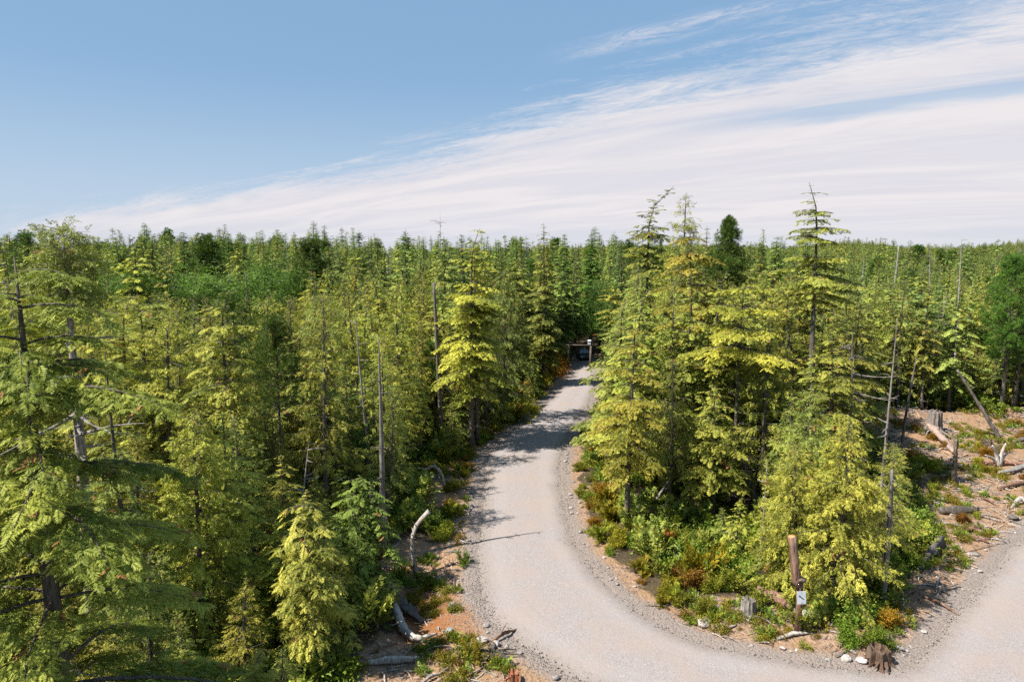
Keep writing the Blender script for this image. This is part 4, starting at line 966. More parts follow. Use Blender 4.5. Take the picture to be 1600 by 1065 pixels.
# undergrowth on the forest floor
ub = []
def bush_obj(seed, kind, leaf, color, hh, Rr, n, leafs, lod=1):
    tr, cr = bush(hh, Rr, seed, n, leafs, lod, kind); return bpy.data.objects.new('%03d_bush' % len(ub), one_obj('bush', tr, cr, None, tinted(leaf, color)))
for i, (k, l, c_, hh, Rr, n, lf) in enumerate([('leaf', 'shrub', (.8, 1.0, .9), .9, .9, 90, .4), ('leaf', 'shrub', (1.05, 1.0, .8), 1.1, .8, 90, .35), ('hang', 'shrub', (1.0, 1.0, .8), 1.3, .7, 90, .42), ('flat', 'hemlock', (.9, 1.0, .9), 1.6, .8, 80, .5), ('leaf', 'shrub', (.7, .85, .7), .7, 1.0, 90, .4)]):
    ub.append(bush_obj(900 + i, k, l, c_, hh, Rr, n, lf))
pts = []
for d0, d1, st in ((14, 36, .85), (36, 62, 1.35), (62, 105, 2.4)):
    for y_ in np.arange(d0, d1, st):
        for x_ in np.arange(-y_ * .85 - 3, y_ * .85 + 3, st): pts.append((x_ + rng.uniform(-.5, .5) * st, y_ + rng.uniform(-.5, .5) * st))
pts = np.array(pts); sdu = sdroad(pts)
def dp(poly): d = dist_poly(pts, poly); return np.where(inside(pts, poly), -d, d)
kk_ = (sdu > 2.0) & (dp(CLEARB) > .4) & (dp(DITCH) > .5) & (dp(DIRTL) > .4) & (dp(BANKL) > -.2) & ((dp(CLEAR) > .2) | (rng.random(len(pts)) < .25)) & (vnoise(pts[:, 0], pts[:, 1], 3, 51) > .22)
pts = pts[kk_]; zu = height(pts); n = len(pts); sc = rng.uniform(.45, 1.25, n) * np.where(pts[:, 1] > 60, 1.7, 1)
print('UNDER', n)
scatter('undergrowth', np.column_stack([pts, zu - .03]), np.column_stack([rng.normal(0, .08, n), rng.normal(0, .08, n), rng.uniform(0, 6.28, n)]), np.column_stack([sc * 1.1, sc * 1.1, sc]), rng.integers(0, 5, n), ub, 'dense mixed green undergrowth covering the forest floor between the trunks', 'undergrowth')

#DETAILS
# ------------------------------------------------------------------ rocks, gravel, litter
def rock_mesh(seed, flat=.65, sub=2):
    import bmesh
    bm = bmesh.new(); bmesh.ops.create_icosphere(bm, subdivisions=sub, radius=.5)
    r = np.random.default_rng(seed); pl = [(r.normal(size=3), r.uniform(.28, .42)) for _ in range(9)]
    for v in bm.verts:
        c = np.array(v.co)
        for n_, d_ in pl:
            n_ = n_ / np.linalg.norm(n_); k = c @ n_
            if k > d_: c = c - n_ * (k - d_) * .92
        v.co = Vector(c) ; v.co.z *= flat
    me_ = bpy.data.meshes.new('rock'); bm.to_mesh(me_); bm.free(); me_.materials.append(M['rock']); return me_
ROCKS = [rock_mesh(i) for i in range(7)]
def rock(x, y, sz, label, group=None, color=(1, 1, 1), k=None, name='rock'):
    o = bpy.data.objects.new(name, ROCKS[int(rng.integers(7)) if k is None else k]); COL.objects.link(o)
    o.location = (x, y, H1(x, y) + sz * .18); o.scale = (sz * rng.uniform(.8, 1.25), sz * rng.uniform(.8, 1.2), sz * rng.uniform(.75, 1.1)); o.rotation_euler = (rng.normal(0, .2), rng.normal(0, .2), rng.uniform(0, 6.28))
    o.color = (*color, 1); return tag(o, label, 'rock', group)
for (u, v, sz, lb, c) in [(1322, 1031, .42, 'pale flat rock left of the brown root stump at the corner', (1.5, 1.45, 1.4)), (1346, 1033, .45, 'pale angular rock touching the brown root stump', (1.5, 1.45, 1.45)), (1583, 812, .75, 'dark grey boulder beside the upper road edge', (.5, .47, .45)),
        (1100, 975, .62, 'largest pinkish-grey rock at the inside verge of the bend', (1.15, 1.05, 1.0)), (1117, 982, .38, 'pale rock next to the largest verge rock', (1.3, 1.25, 1.2)), (708, 947, .55, 'grey rock in the rusty ditch', (.9, .95, 1)), (703, 985, .42, 'small blue-grey rock at the lower end of the ditch', (.85, .95, 1.05)),
        (752, 1003, .5, 'white rock beside the bright yellow-green bush', (1.4, 1.35, 1.3)), (774, 1010, .42, 'pale pinkish rock between the yellow-green bush and the road', (1.3, 1.2, 1.15)), (1223, 1013, .3, 'light rock below the cut post at the gravel edge', (1.4, 1.3, 1.3))]:
    x, y = G(u, v); rock(x, y, sz, lb, None, c)
edge_pts = []
for i in range(len(out)):
    p, n_ = out[i], nn_[i]
    if not (17 < p[1] < 62): continue
    for _ in range(8): edge_pts.append(p + n_ * rng.exponential(.45) * (1 if True else 0) + rng.normal(0, .12, 2))
edge_pts = np.array(edge_pts); sde = sdroad(edge_pts)
if (sde > 0).mean() < .5:
    edge_pts = 2 * np.repeat(out[(out[:, 1] > 17) & (out[:, 1] < 62)], 8, 0)[:len(edge_pts)] - edge_pts; sde = sdroad(edge_pts)
ok_ = (sde > .12) & (sde < 2.2); edge_pts = edge_pts[ok_]
sel = rng.permutation(len(edge_pts))
nr = 0
for i in sel:
    x, y = edge_pts[i]
    if nr >= 170: break
    u, v = proj(x, y, 0)
    if not (0 < u < 1600 and v < 1075): continue
    sdv = 'the left verge of the road by the ditch' if u < 800 and v > 830 else 'the left verge of the road above the ditch' if u < 770 else 'the inside verge of the bend' if u < 1150 else 'the corner between the two roads' if v > 950 else 'the edge of the upper road'
    sz = rng.uniform(.10, .17) if rng.random() < .7 else rng.uniform(.18, .34); big_ = 'fist-sized grey stone' if sz < .18 else 'larger pale stone'
    c = rng.uniform(.8, 1.35) * np.array([1, rng.uniform(.93, 1), rng.uniform(.88, .98)])
    rock(x, y, sz * 1.15, f'{big_} lying on {sdv}', f'{big_}s on {sdv}', tuple(c), name='stone'); nr += 1
# gravel: crushed stone along the verges and the ditch side
gp = []
src = out[(out[:, 1] > 17) & (out[:, 1] < 75)]
for _ in range(30): gp.append(src + rng.normal(0, .62, src.shape))
gp.append(rng.uniform((-7, 20), (3, 34), (5200, 2)))
gp = np.vstack(gp); sdg = sdroad(gp)
gm = (vnoise(gp[:, 0], gp[:, 1], 1.5, 71) + rng.uniform(-.25, .25, len(gp)) > .42) | (rng.random(len(gp)) < .25)
gp = gp[gm]; sdg = sdg[gm]
gp = gp[((sdg > -.24 - rng.exponential(.22, len(gp))) & (sdg < 1.7)) | ((sdg > 0) & inside(gp, DIRTL))]
n = len(gp)
GR = []
for i in range(4):
    me_ = rock_mesh(30 + i, .7, 1); o = bpy.data.objects.new('%03d_pebble' % i, me_); GR.append(o)
gc = surf_mat('loose_gravel', (0.15, 0.12, 0.10), (0.33, 0.29, 0.265), 1.3, .9, .3)
for o in GR: o.data.materials.clear(); o.data.materials.append(gc)
sc = rng.uniform(.035, .10, n)
scatter('gravel', np.column_stack([gp, np.where(sdroad(gp) < -.2, .022, height(gp) + .01)]), rng.uniform(0, 6.28, (n, 3)), np.column_stack([sc, sc * rng.uniform(.7, 1.2, n), sc * .8]), rng.integers(0, 4, n), GR, 'loose crushed gravel strewn along the edges of the road', 'gravel')
print('GRAVEL', n)
# wood litter: chips and broken twigs on the bare earth
def chip(seed, L=1.0):
    g = Geo(); r = np.random.default_rng(seed); g.tube(branch((-.5 * L, 0, .02), 0, L, r.uniform(-.1, .2), r.uniform(-.2, .1), r, 4, .3), [.030, .034, .028, .012], 4, rough=.4, seed=seed); return g
CH = []
for i, mt in enumerate(['pale', 'dead', 'redwood', 'tanwood', 'tanwood']):
    CH.append(bpy.data.objects.new('%03d_chip' % i, chip(i).build_mesh('chip', M[mt])))
lp = np.vstack([rng.uniform((5, 22), (48, 62), (24000, 2)), rng.uniform((-8, 20), (0, 45), (2600, 2))])
k_ = (sdroad(lp) > .5) & (inside(lp, CLEAR) | inside(lp, CLEARB) | inside(lp, DIRTL) | inside(lp, BANKL) | inside(lp, DITCH)) & (vnoise(lp[:, 0], lp[:, 1], 1.6, 77) > .38)
lp = lp[k_]; n = len(lp); sc = (.14 + .75 * rng.random(n) ** 2.2) * (.8 + lp[:, 1] / 80)
scatter('wood_litter', np.column_stack([lp, height(lp) + .01]), np.column_stack([rng.normal(0, .15, n), rng.normal(0, .15, n), rng.uniform(0, 6.28, n)]), np.column_stack([sc, sc * 1.1, sc * 1.1]), rng.integers(0, 5, n), CH, 'broken twigs, bark and wood chips scattered over the bare earth', 'debris')
# low weeds on the bare earth
wd_ = []
for i, c_ in enumerate([(.9, 1.05, 1.0), (1.15, 1.0, .8), (1.2, .78, .6)]):
    tr, cr = bush(.35, .35, 950 + i, 40, .22, 1, 'leaf' if i else 'flat', 1.0); wd_.append(bpy.data.objects.new('%03d_weed' % i, one_obj('weed', tr, cr, None, tinted('shrub', c_))))
wp = np.vstack([rng.uniform((4, 22), (48, 62), (7000, 2)), rng.uniform((-9, 20), (0, 50), (1500, 2))]); sw = sdroad(wp)
k_ = (sw > .7) & (inside(wp, CLEAR) | inside(wp, CLEARB) | inside(wp, DIRTL) | inside(wp, BANKL) | inside(wp, DITCH)) & (vnoise(wp[:, 0], wp[:, 1], 2.2, 78) > .52)
wp = wp[k_]; n = len(wp); sc = rng.uniform(.3, 1.1, n)
scatter('weeds', np.column_stack([wp, height(wp) - .02]), np.column_stack([np.zeros((n, 2)), rng.uniform(0, 6.28, n)]), np.column_stack([sc, sc, sc]), rng.integers(0, 3, n), wd_, 'patchy low green and rusty weeds on the bare earth', 'weeds')

# ------------------------------------------------------------------ shrubs along the verges
BU = []
for i, (hh, Rr, n, lf, k) in enumerate([(.8, .75, 260, .24, 'leaf'), (1.0, .7, 240, .22, 'leaf'), (.6, .8, 220, .20, 'leaf'), (1.2, .7, 200, .34, 'hang'), (.9, .8, 170, .34, 'flat')]):
    tr, cr = bush(hh, Rr, 970 + i, n, lf, 0, k); BU.append((hh, dict(stems=tr.build_mesh('shrub_stems', M['bark']), leaves=cr.build_mesh('shrub_leaves', M['shrub']))))
CB = {'yellow-green': (1.15, 1.05, .8), 'fresh green': (.8, 1.03, .75), 'golden yellow': (1.5, 1.15, .7), 'rusty orange': (1.65, .8, .55), 'reddish brown': (1.3, .6, .7)}
def shrub(x, y, h, cname, label=None, group=None, k=None):
    pr = BU[int(rng.integers(5)) if k is None else k]; root = empty('shrub', (x, y, H1(x, y) - .03), rng.uniform(0, 6.28), label, 'shrub', group, (h / pr[0],) * 3)
    for nm, me_ in pr[1].items(): child(nm, me_, root, CB[cname] if nm == 'leaves' else None)
for (u, v, h, c, k, lb) in [(738, 1032, 1.0, 'golden yellow', 3, 'bright yellow-green spreading bush alone on the gravel shoulder below the ditch'), (1332, 1005, .8, 'fresh green', 0, 'fresh green bush left of the brown root stump'), (722, 880, .9, 'fresh green', 3, 'leafy green shrub at the road edge above the ditch'),
        (1100, 905, 1.5, 'golden yellow', 4, 'golden young conifer-like bush on the inside verge'), (1450, 735, 1.2, 'yellow-green', 4, 'green feathery sapling bush on the cleared bank by the small cut stem')]:
    x, y = G(u, v); shrub(x, y, h, c, lb, None, k)
ns = 0
for i in range(2600):
    if ns >= 150: break
    j = rng.integers(len(src)); p = src[j] ; off = rng.uniform(1.2, 4.2); a = rng.uniform(0, 6.28); x, y = p + off * np.array([math.cos(a), math.sin(a)])
    if y > 66: continue
    s0 = sdroad([(x, y)])[0]
    if s0 < 1.0 or inside([(x, y)], CLEARB)[0] or inside([(x, y)], DITCH)[0] or inside([(x, y)], DIRTL)[0]: continue
    if math.hypot(x - G(1246, 991)[0], y - G(1246, 991)[1]) < 1.7 or math.hypot(x - G(1169, 970)[0], y - G(1169, 970)[1]) < 1.2: continue
    u, v = proj(x, y, .4)
    if not (560 < u < 1420 and v < 1045): continue
    if u > 1130 and rng.random() < .5: continue
    zn = 'left verge above the ditch' if u < 800 and y < 52 else 'far left verge' if u < 905 and y > 45 else 'inside verge of the bend' if u < 1000 else 'verge by the grey stump' if u < 1200 else 'corner behind the cut post'
    cn = list(CB)[rng.choice(5, p=[.38, .2, .2, .14, .08])]
    h = rng.uniform(.45, 1.15) * (1.1 if s0 > 2 else .75)
    hw = 'ankle-high' if h < .55 else 'knee-high' if h < .85 else 'waist-high'; rw_ = 'touching the gravel' if s0 < 1.6 else 'back from the gravel' if s0 > 2.8 else 'near the gravel'
    shrub(x, y, h, cn, f'{hw} {cn} shrub {rw_}, {zn}', f'{hw} {cn} shrubs {rw_}, {zn}'); ns += 1
for (u, v, c) in [(862, 590, 'rusty orange'), (872, 582, 'rusty orange'), (880, 572, 'rusty orange'), (850, 608, 'golden yellow'), (838, 622, 'yellow-green'), (820, 640, 'golden yellow'), (800, 660, 'yellow-green'), (884, 565, 'golden yellow'), (845, 595, 'golden yellow'), (828, 612, 'yellow-green'), (858, 572, 'rusty orange'), (812, 628, 'reddish brown')]:
    x, y = G(u, v); shrub(x - .6, y, rng.uniform(1.5, 2.3), c, f'tall {c} bush crowding the far left verge before the gateway', f'tall {c} bushes before the gateway')
ns = 0
while ns < 26:
    p = rng.uniform((18, 34), (48, 60))
    if not inside([p], CLEARB)[0] or sdroad([p])[0] < 1.5: continue
    cn = ['rusty orange', 'reddish brown', 'yellow-green', 'golden yellow'][ns % 4]
    shrub(p[0], p[1], rng.uniform(.35, .9), cn, f'{cn} low scrub among the broken wood on the cleared bank', f'{cn} scrub on the cleared bank'); ns += 1
# grass tufts in the ditch
def grass_mesh(seed, n=70):
    r = np.random.default_rng(seed); g = Geo(); a = r.uniform(0, 6.28, n); b0 = np.column_stack([np.cos(a), np.sin(a), 0 * a]) * r.uniform(0, .16, (n, 1)); t = b0 + np.column_stack([np.cos(a) * r.uniform(.05, .4, n), np.sin(a) * r.uniform(.05, .4, n), r.uniform(.35, .75, n)])
    g.quads(rhombi(b0, t, r.normal(size=(n, 3)), .018), r.uniform(.2, .9, n)); return g.build_mesh('grass_blades', M['shrub'])
GM = [grass_mesh(i) for i in range(2)]
for i, (u, v, h, lb) in enumerate([(622, 893, 1.3, 'tall green grass tuft beside the foot of the curved dead trunk'), (636, 897, 1.0, 'shorter green grass tuft in front of the curved dead trunk'), (690, 905, .8, 'dark grass tuft in the middle of the ditch'), (706, 1000, .6, 'mossy grass tuft at the lower end of the ditch')]):
    x, y = G(u, v); o = child('grass_tuft', GM[i % 2], None, (.8, 1.05, .9)); o.location = (x, y, H1(x, y)); o.scale = (h,) * 3; tag(o, lb, 'grass tuft')

# ------------------------------------------------------------------ logs, stumps, roots
def poly3(pp):
    """(u, v, z): picture point whose height above the ground is z"""
    return np.array([(*G(u, v, z), z) for u, v, z in pp])
def smooth(p, n=14):
    p = np.asarray(p, float); t = np.linspace(0, 1, len(p)); tt = np.linspace(0, 1, n)
    q = np.column_stack([np.interp(tt, t, p[:, k]) for k in range(3)])
    for _ in range(2): q[1:-1] = q[1:-1] * .5 + (q[:-2] + q[2:]) * .25
    return q
def log(name, pts, rad, mat, label, cat='log', color=None, group=None, knots=2, rough=.3, ends=None, seed=0):
    P = smooth(pts, 20); x0 = P.mean(0); rr = np.interp(np.linspace(0, 1, len(P)), np.linspace(0, 1, len(rad)), rad); P = P.copy()
    g = Geo(); rr = rr * (1 + .22 * (np.random.default_rng(seed + 99).random(len(rr)) - .5)); g.tube(P - x0, rr, 11, rough=rough * 1.7, seed=seed + 7)
    e = empty(name, tuple(x0), 0, label, cat, group); child('trunk', g.build_mesh('log_trunk', M[mat], True), e, color)
    r = np.random.default_rng(seed)
    for k in range(knots):
        i = r.integers(2, len(P) - 2); b = Geo(); b.tube(branch(P[i] - x0, r.uniform(0, 6.28), r.uniform(.25, .7), r.uniform(.1, 1.1), r.uniform(-.2, .8), r, 5, .3), np.linspace(.035, .01, 5), 5); child('branch_stub', b.build_mesh('branch_stub', M[mat]), e, color)
    return e
def gpt(u, v, h): x, y = G(u, v); return (x, y, H1(x, y) + h)
log('fallen_log', [gpt(1183, 938, .35), gpt(1215, 948, .3), gpt(1236, 962, .25)], [.2, .24, .08], 'redwood', 'reddish broken log lying behind the cut post, splintered at its end', seed=1, knots=4)
log('fallen_log', [gpt(1240, 962, .1), gpt(1268, 972, .12), gpt(1300, 985, .1)], [.09, .14, .06], 'pale', 'pale half-buried log continuing behind the cut post', seed=2)
log('stick', [gpt(1214, 1000, .05), gpt(1240, 995, .1), gpt(1262, 994, .06)], [.05, .08, .03], 'pale', 'white weathered stick at the foot of the cut post', 'stick', seed=3, knots=0)
log('fallen_log', [gpt(574, 1040, .1), gpt(610, 1033, .15), gpt(655, 1028, .12)], [.08, .13, .07], 'pale', 'pale log lying on bare ground at the bottom, left of the bright bush', seed=4)
log('fallen_log', [gpt(1436, 890, .12), gpt(1452, 872, .25), gpt(1470, 856, .45)], [.12, .24, .2], 'dead', 'charred grey log end by the side of the upper road', seed=5, color=(.45, .42, .4))
log('fallen_log', [gpt(1468, 805, .2), gpt(1496, 804, .25), gpt(1528, 800, .2)], [.18, .22, .1], 'bark', 'dark log in shadow along the lower edge of the cleared bank', seed=6)
log('fallen_log', [gpt(1452, 672, .5), gpt(1472, 690, .45), gpt(1490, 712, .3)], [.3, .26, .15], 'dead', 'thick pinkish split log lying against the tall broken stump', seed=7, color=(1.35, 1.1, 1.0), knots=5)
log('fallen_log', [gpt(1535, 726, .2), gpt(1570, 727, .2), gpt(1625, 730, .2)], [.09, .12, .12], 'redwood', 'long reddish pole lying below the white root prongs', seed=8, color=(1.2, 1.1, 1.1))
log('fallen_log', [gpt(1560, 765, .15), gpt(1590, 758, .2), gpt(1640, 750, .2)], [.07, .12, .14], 'redwood', 'brown log across the bank below the long reddish pole', seed=9)
log('fallen_log', [gpt(1560, 742, .25), gpt(1585, 738, .3), gpt(1625, 726, .3)], [.1, .15, .17], 'dead', 'grey log stacked between the long pole and the brown log', seed=10)
log('fallen_log', [gpt(1500, 836, .1), gpt(1520, 832, .2), gpt(1542, 838, .1)], [.06, .11, .07], 'redwood', 'short reddish slab in the heap beside the road edge', seed=11, knots=3)
log('fallen_log', [gpt(1512, 842, .08), gpt(1530, 846, .12), gpt(1545, 850, .05)], [.05, .09, .04], 'redwood', 'second splintered slab lower in the heap beside the road edge', seed=12, knots=2, color=(.8, .7, .7))
log('fallen_log', [gpt(1584, 694, .3), gpt(1605, 690, .35), gpt(1640, 690, .3)], [.15, .2, .2], 'dead', 'dark log at the top right of the cleared bank', seed=13, color=(.6, .55, .5))
log('driftwood_root', [gpt(1580, 795, .05), gpt(1592, 786, .35), gpt(1612, 790, .1)], [.06, .12, .08], 'pale', 'white curved root near the grey boulder by the upper road', 'root', seed=14, knots=1, color=(1.2, 1.2, 1.2))
log('dead_tree', [gpt(1563, 684, 0), (*[a for a in (G(1563, 684)[0] - 1.9, G(1563, 684)[1] + .3)], 2.9), (*[a for a in (G(1563, 684)[0] - 3.7, G(1563, 684)[1] + .5)], 5.6)], [.16, .13, .09], 'dead', 'bare grey trunk leaning to the left over the back of the bank', 'dead tree', seed=15, color=(.8, .75, .7))
x, y = G(1490, 748); log('dead_tree', [(x, y, -.1), (x + .02, y, 1.4), (x - .05, y, 2.75)], [.16, .13, .13], 'bark', 'small bare stem with a ragged tangled top standing on the cleared bank', 'dead tree', seed=16, knots=1, color=(1.4, 1.3, 1.2))
for k in range(0): pass
def stump(u, v, h, r0, mat, label, roots=6, color=None, seed=0, ragged=.4, topr=.8, L=1.0):
    x, y = G(u, v); r = np.random.default_rng(seed); g = Geo(); n = 22; V, Fc = [], []; lv = [0, .12, .3, .6, .85, 1.0]
    fl = [1.55, 1.2, 1.02, .95, .9, topr]; ph = r.uniform(-.24, .24, n)
    for i, (t, f) in enumerate(zip(lv, fl)):
        for j in range(n):
            a = j / n * 6.283; rr = r0 * f * (1 + ph[j] * (1.6 if i < 2 else 1) + r.uniform(-.05, .05)); zt = t * h * (1 - (ragged * r.random() if i == 5 else 0))
            V.append((rr * math.cos(a), rr * math.sin(a), zt - .08))
    for i in range(5):
        for j in range(n): Fc.append((i * n + j, i * n + (j + 1) % n, (i + 1) * n + (j + 1) % n, (i + 1) * n + j))
    V.append((0, 0, h * (1 - ragged * .8) - .08)); c = len(V) - 1
    for j in range(n): Fc.append((5 * n + j, 5 * n + (j + 1) % n, c))
    g.mesh(V, Fc)
    e = empty('stump', (x, y, H1(x, y)), r.uniform(0, 6), label, 'stump'); child('trunk', g.build_mesh('stump_trunk', M[mat]), e, color)
    for k in range(roots):
        b = Geo(); a = k / roots * 6.28 + r.uniform(-.3, .3); b.tube(branch((r0 * .8 * math.cos(a), r0 * .8 * math.sin(a), .16), a, r.uniform(.35, 1.1) * L, r.uniform(-.3, .15), r.uniform(-.5, -.2), r, 7, .4), np.linspace(r0 * r.uniform(.16, .34), .015, 7), 6, rough=.45); child('root', b.build_mesh('stump_root', M[mat]), e, color)
    return e
stump(1169, 968, 1.0, .3, 'dead', 'grey weathered stump with a dark rotten top on the corner', seed=1, color=(.95, .93, .9), L=.7)
stump(1372, 1034, .75, .42, 'redwood', 'brown torn root stump at the tip of the corner', seed=2, roots=7, color=(.55, .62, .62), ragged=.6, L=.45)
stump(1460, 674, 2.2, .55, 'dead', 'tall pointed broken grey stump at the crest of the bank', seed=3, color=(.8, .75, .72), ragged=.5, topr=.45, L=1.6)
stump(768, 1028, .35, .26, 'bark', 'dark root clump right of the bright yellow-green bush', seed=4, roots=10, ragged=.6)
stump(802, 1062, .45, .2, 'redwood', 'small orange-brown stump at the bottom edge of the shoulder', seed=5, roots=3, color=(1.3, .9, .7))
stump(1392, 640, 1.3, .35, 'redwood', 'rusty torn stump behind the slim snag', seed=6, roots=6, color=(1.3, .9, .8), L=1.4)
# white root prongs on the bank
x, y = G(1562, 728); e = empty('root_wad', (x, y, H1(x, y)), 0, 'bleached white upturned root with forked prongs on the bank', 'root'); r = np.random.default_rng(5)
for k, (dx, dz, ex) in enumerate([(-1.4, 1.0, .12), (-.8, 1.7, .12), (.3, 1.8, .14), (.8, 1.1, .1), (-.2, 1.3, .1)]):
    b = Geo(); b.tube(smooth([(0, 0, -.1), (dx * .25, .1, dz * .5), (dx * .8, .2 * k - .4, dz * .85), (dx, .2 * k - .4, dz * .95)], 9), np.linspace(.15, .035, 9), 7, rough=.4, seed=k); child('prong', b.build_mesh('root_prong', M['pale'], True), e, (1.25, 1.25, 1.25))
x, y = G(1545, 712); e = empty('root_ball', (x, y, H1(x, y)), 0, 'dark round tangled root ball left of the white prongs', 'root')
for k in range(26):
    a, b_a = r.uniform(0, 6.28), r.uniform(-.3, 1.4); b = Geo(); b.tube(branch((0, 0, .6), a, r.uniform(.5, .95), b_a, b_a + r.uniform(-1.2, .3), r, 6, .5), np.linspace(.11, .02, 6), 5); child('root', b.build_mesh('ball_root', M['bark']), e, (1.5, 1.3, 1.2))
# curved dead trunks by the ditch
def up3(base, pp, lean=0.0):
    x0, y0 = G(*base); dz = y0 * math.cos(PITCH) + CAMH * math.sin(PITCH); k = dz / FPX
    return [(x0 + (u - base[0]) * k, y0 + lean * i, H1(x0, y0) + (base[1] - v) * k * 1.06 - (.1 if i == 0 else 0)) for i, (u, v) in enumerate(pp)]
log('dead_tree', up3((650, 884), [(650, 884), (646, 856), (644, 828), (652, 804), (672, 783)], -.05), [.11, .09, .08, .09, .10], 'dead', 'pale dead trunk curving over to the right above the ditch', 'dead tree', seed=21, knots=7, color=(1.3, 1.27, 1.22))
log('dead_tree', up3((656, 772), [(656, 772), (658, 748), (668, 734), (681, 731), (691, 742), (695, 760)], -.05), [.05, .07, .08, .09, .1, .13], 'pale', 'thin grey trunk bent into a full arch on the bare bank', 'dead tree', seed=22, knots=5, color=(.9, .9, .88))
log('fallen_log', [gpt(611, 935, .5), gpt(620, 958, .4), gpt(632, 982, .25), gpt(655, 994, .2), gpt(683, 988, .15)], [.13, .2, .19, .12, .06], 'pale', 'bleached twisted trunk lying in the lower end of the ditch', seed=23, knots=3)
log('fallen_log', [gpt(596, 912, .6), gpt(622, 932, .45), gpt(660, 955, .1)], [.3, .26, .1], 'dead', 'grey slanting root slab beside the dark hemlock at the ditch', seed=24, color=(.55, .5, .48), knots=5)
log('stick', [gpt(1125, 1003 - 14, .06), gpt(1135, 985, .1), gpt(1150, 980, .05)], [.03, .05, .03], 'pale', 'small pale stick at the inside verge near the largest rock', 'stick', seed=25, knots=0)
log('fallen_log', [gpt(1035, 870, .25), gpt(1055, 878, .3), gpt(1072, 885, .2)], [.1, .16, .06], 'pale', 'pale splintered log piece in the brush below the golden hemlock', seed=26, knots=3)
log('leaning_pole', [gpt(1012, 805, .0), (G(1028, 800)[0], G(1028, 800)[1], 1.0), (G(1045, 800)[0], G(1028, 800)[1], 2.0)], [.06, .07, .05], 'dead', 'grey pole leaning in the shade right of the bushy golden hemlock', 'stick', seed=27)
log('dead_tree', [(at(1192, 38), 38, 0), (at(1180, 38) , 38.2, 1.7), (at(1166, 38), 38.4, 3.4)], [.13, .11, .08], 'dead', 'dark trunk leaning against the umbrella-crowned hemlock', 'dead tree', seed=28, color=(.5, .45, .42))
for i in range(34):
    while True:
        p = rng.uniform((10, 24), (46, 60)) if i % 3 else rng.uniform((-7, 21), (1, 44))
        if sdroad([p])[0] > .8 and (inside([p], CLEAR)[0] or inside([p], CLEARB)[0] or inside([p], BANKL)[0] or inside([p], DIRTL)[0]): break
    a = rng.uniform(0, 6.28); L = rng.uniform(.7, 2.2); z_ = H1(*p); q_ = p + L * np.array([math.cos(a), math.sin(a)]); bank = 'cleared bank' if p[0] > 8 else 'left shoulder of the road'
    red = i % 2
    log('stick', [(p[0], p[1], z_ + .06), ((p[0] + q_[0]) / 2, (p[1] + q_[1]) / 2, z_ + .16), (q_[0], q_[1], H1(*q_) + .05)], [.03, .06, .025], 'redwood' if red else 'dead', f'{"reddish" if red else "grey"} broken branch lying on the {bank}', 'stick', group=f'{"reddish" if red else "grey"} broken branches on the {bank}', seed=40 + i, knots=2)

# ------------------------------------------------------------------ the cut post and its notice
x, y = G(1246, 991); k = (y * math.cos(PITCH) + CAMH * math.sin(PITCH)) / FPX; zb = H1(x, y)
hz = lambda v: htop(v, y)
e = empty('cut_post', (x, y, zb), 0, 'rough red-barked cut trunk set up as a post with an offset upper log', 'post')
g = Geo(); zt = hz(905) - zb; g.tube([(0, 0, -.2), (.01, 0, zt * .5), (-.01, 0, zt)], [.135, .115, .13], 14, rough=.35, seed=3); child('lower_log', g.build_mesh('lower_log', M['redwood'], True), e)
g = Geo(); z0_, z1_ = hz(914) - zb, hz(838) - zb; dx = lambda u: (u - 1246) * k
g.tube(smooth([(dx(1240), -.02, z0_), (dx(1237), -.02, (z0_ * .6 + z1_ * .4)), (dx(1229), -.02, z1_)], 8), np.linspace(.14, .135, 8), 14, rough=.4, seed=4); child('upper_log', g.build_mesh('upper_log', M['redwood'], True), e)
g = Geo(); g.tube([(dx(1229), -.02, z1_ - .02), (dx(1229), -.02, z1_ + .03)], [.13, .12], 12, rough=.1, seed=5); child('cut_end', g.build_mesh('cut_end', M['cut']), e)
g = Geo(); zk = hz(903) - zb; g.tube([(-.02, 0, zk - .06), (.02, 0, zk + .05)], [.2, .17], 10, rough=.3); child('burl', g.build_mesh('burl', M['bark'], True), e, (1.6, 1.4, 1.3))
def boxg(g, c, s_, rot=0.0):
    V = []; 
    for dz_ in (-.5, .5):
        for a, b_ in ((-.5, -.5), (.5, -.5), (.5, .5), (-.5, .5)):
            X_, Z_ = a * s_[0], dz_ * s_[2]; X2 = X_ * math.cos(rot) - Z_ * math.sin(rot); Z2 = X_ * math.sin(rot) + Z_ * math.cos(rot)
            V.append((c[0] + X2, c[1] + b_ * s_[1], c[2] + Z2))
    g.mesh(V, [(3, 2, 1, 0), (4, 5, 6, 7), (0, 1, 5, 4), (1, 2, 6, 5), (2, 3, 7, 6), (3, 0, 4, 7)])
zc1, zc2 = hz(920), hz(939)
e = empty('notice_sign', (x + .0, y - .19, (zc1 + zc2) / 2), 0, 'small white notice with a dark slanting arrow fixed to the cut post', 'sign', tilt=(R(-4), R(-3)))
g = Geo(); boxg(g, (0, 0, 0), (.34, .02, abs(zc1 - zc2))); child('board', g.build_mesh('board', M['white']), e)
g = Geo(); boxg(g, (.0, -.014, .0), (.21, .004, .035), R(-40)); V = [(-.10, -.016, .10), (-.04, -.016, .10), (-.10, -.016, .035)]; g.mesh(V, [(0, 2, 1)]); child('arrow', g.build_mesh('arrow', M['black']), e)
for zz in (.2, -.2):
    g = Geo(); g.tube([(0, -.008, zz), (0, -.02, zz)], [.012, .012], 8); child('screw', g.build_mesh('screw', M['black']), e)

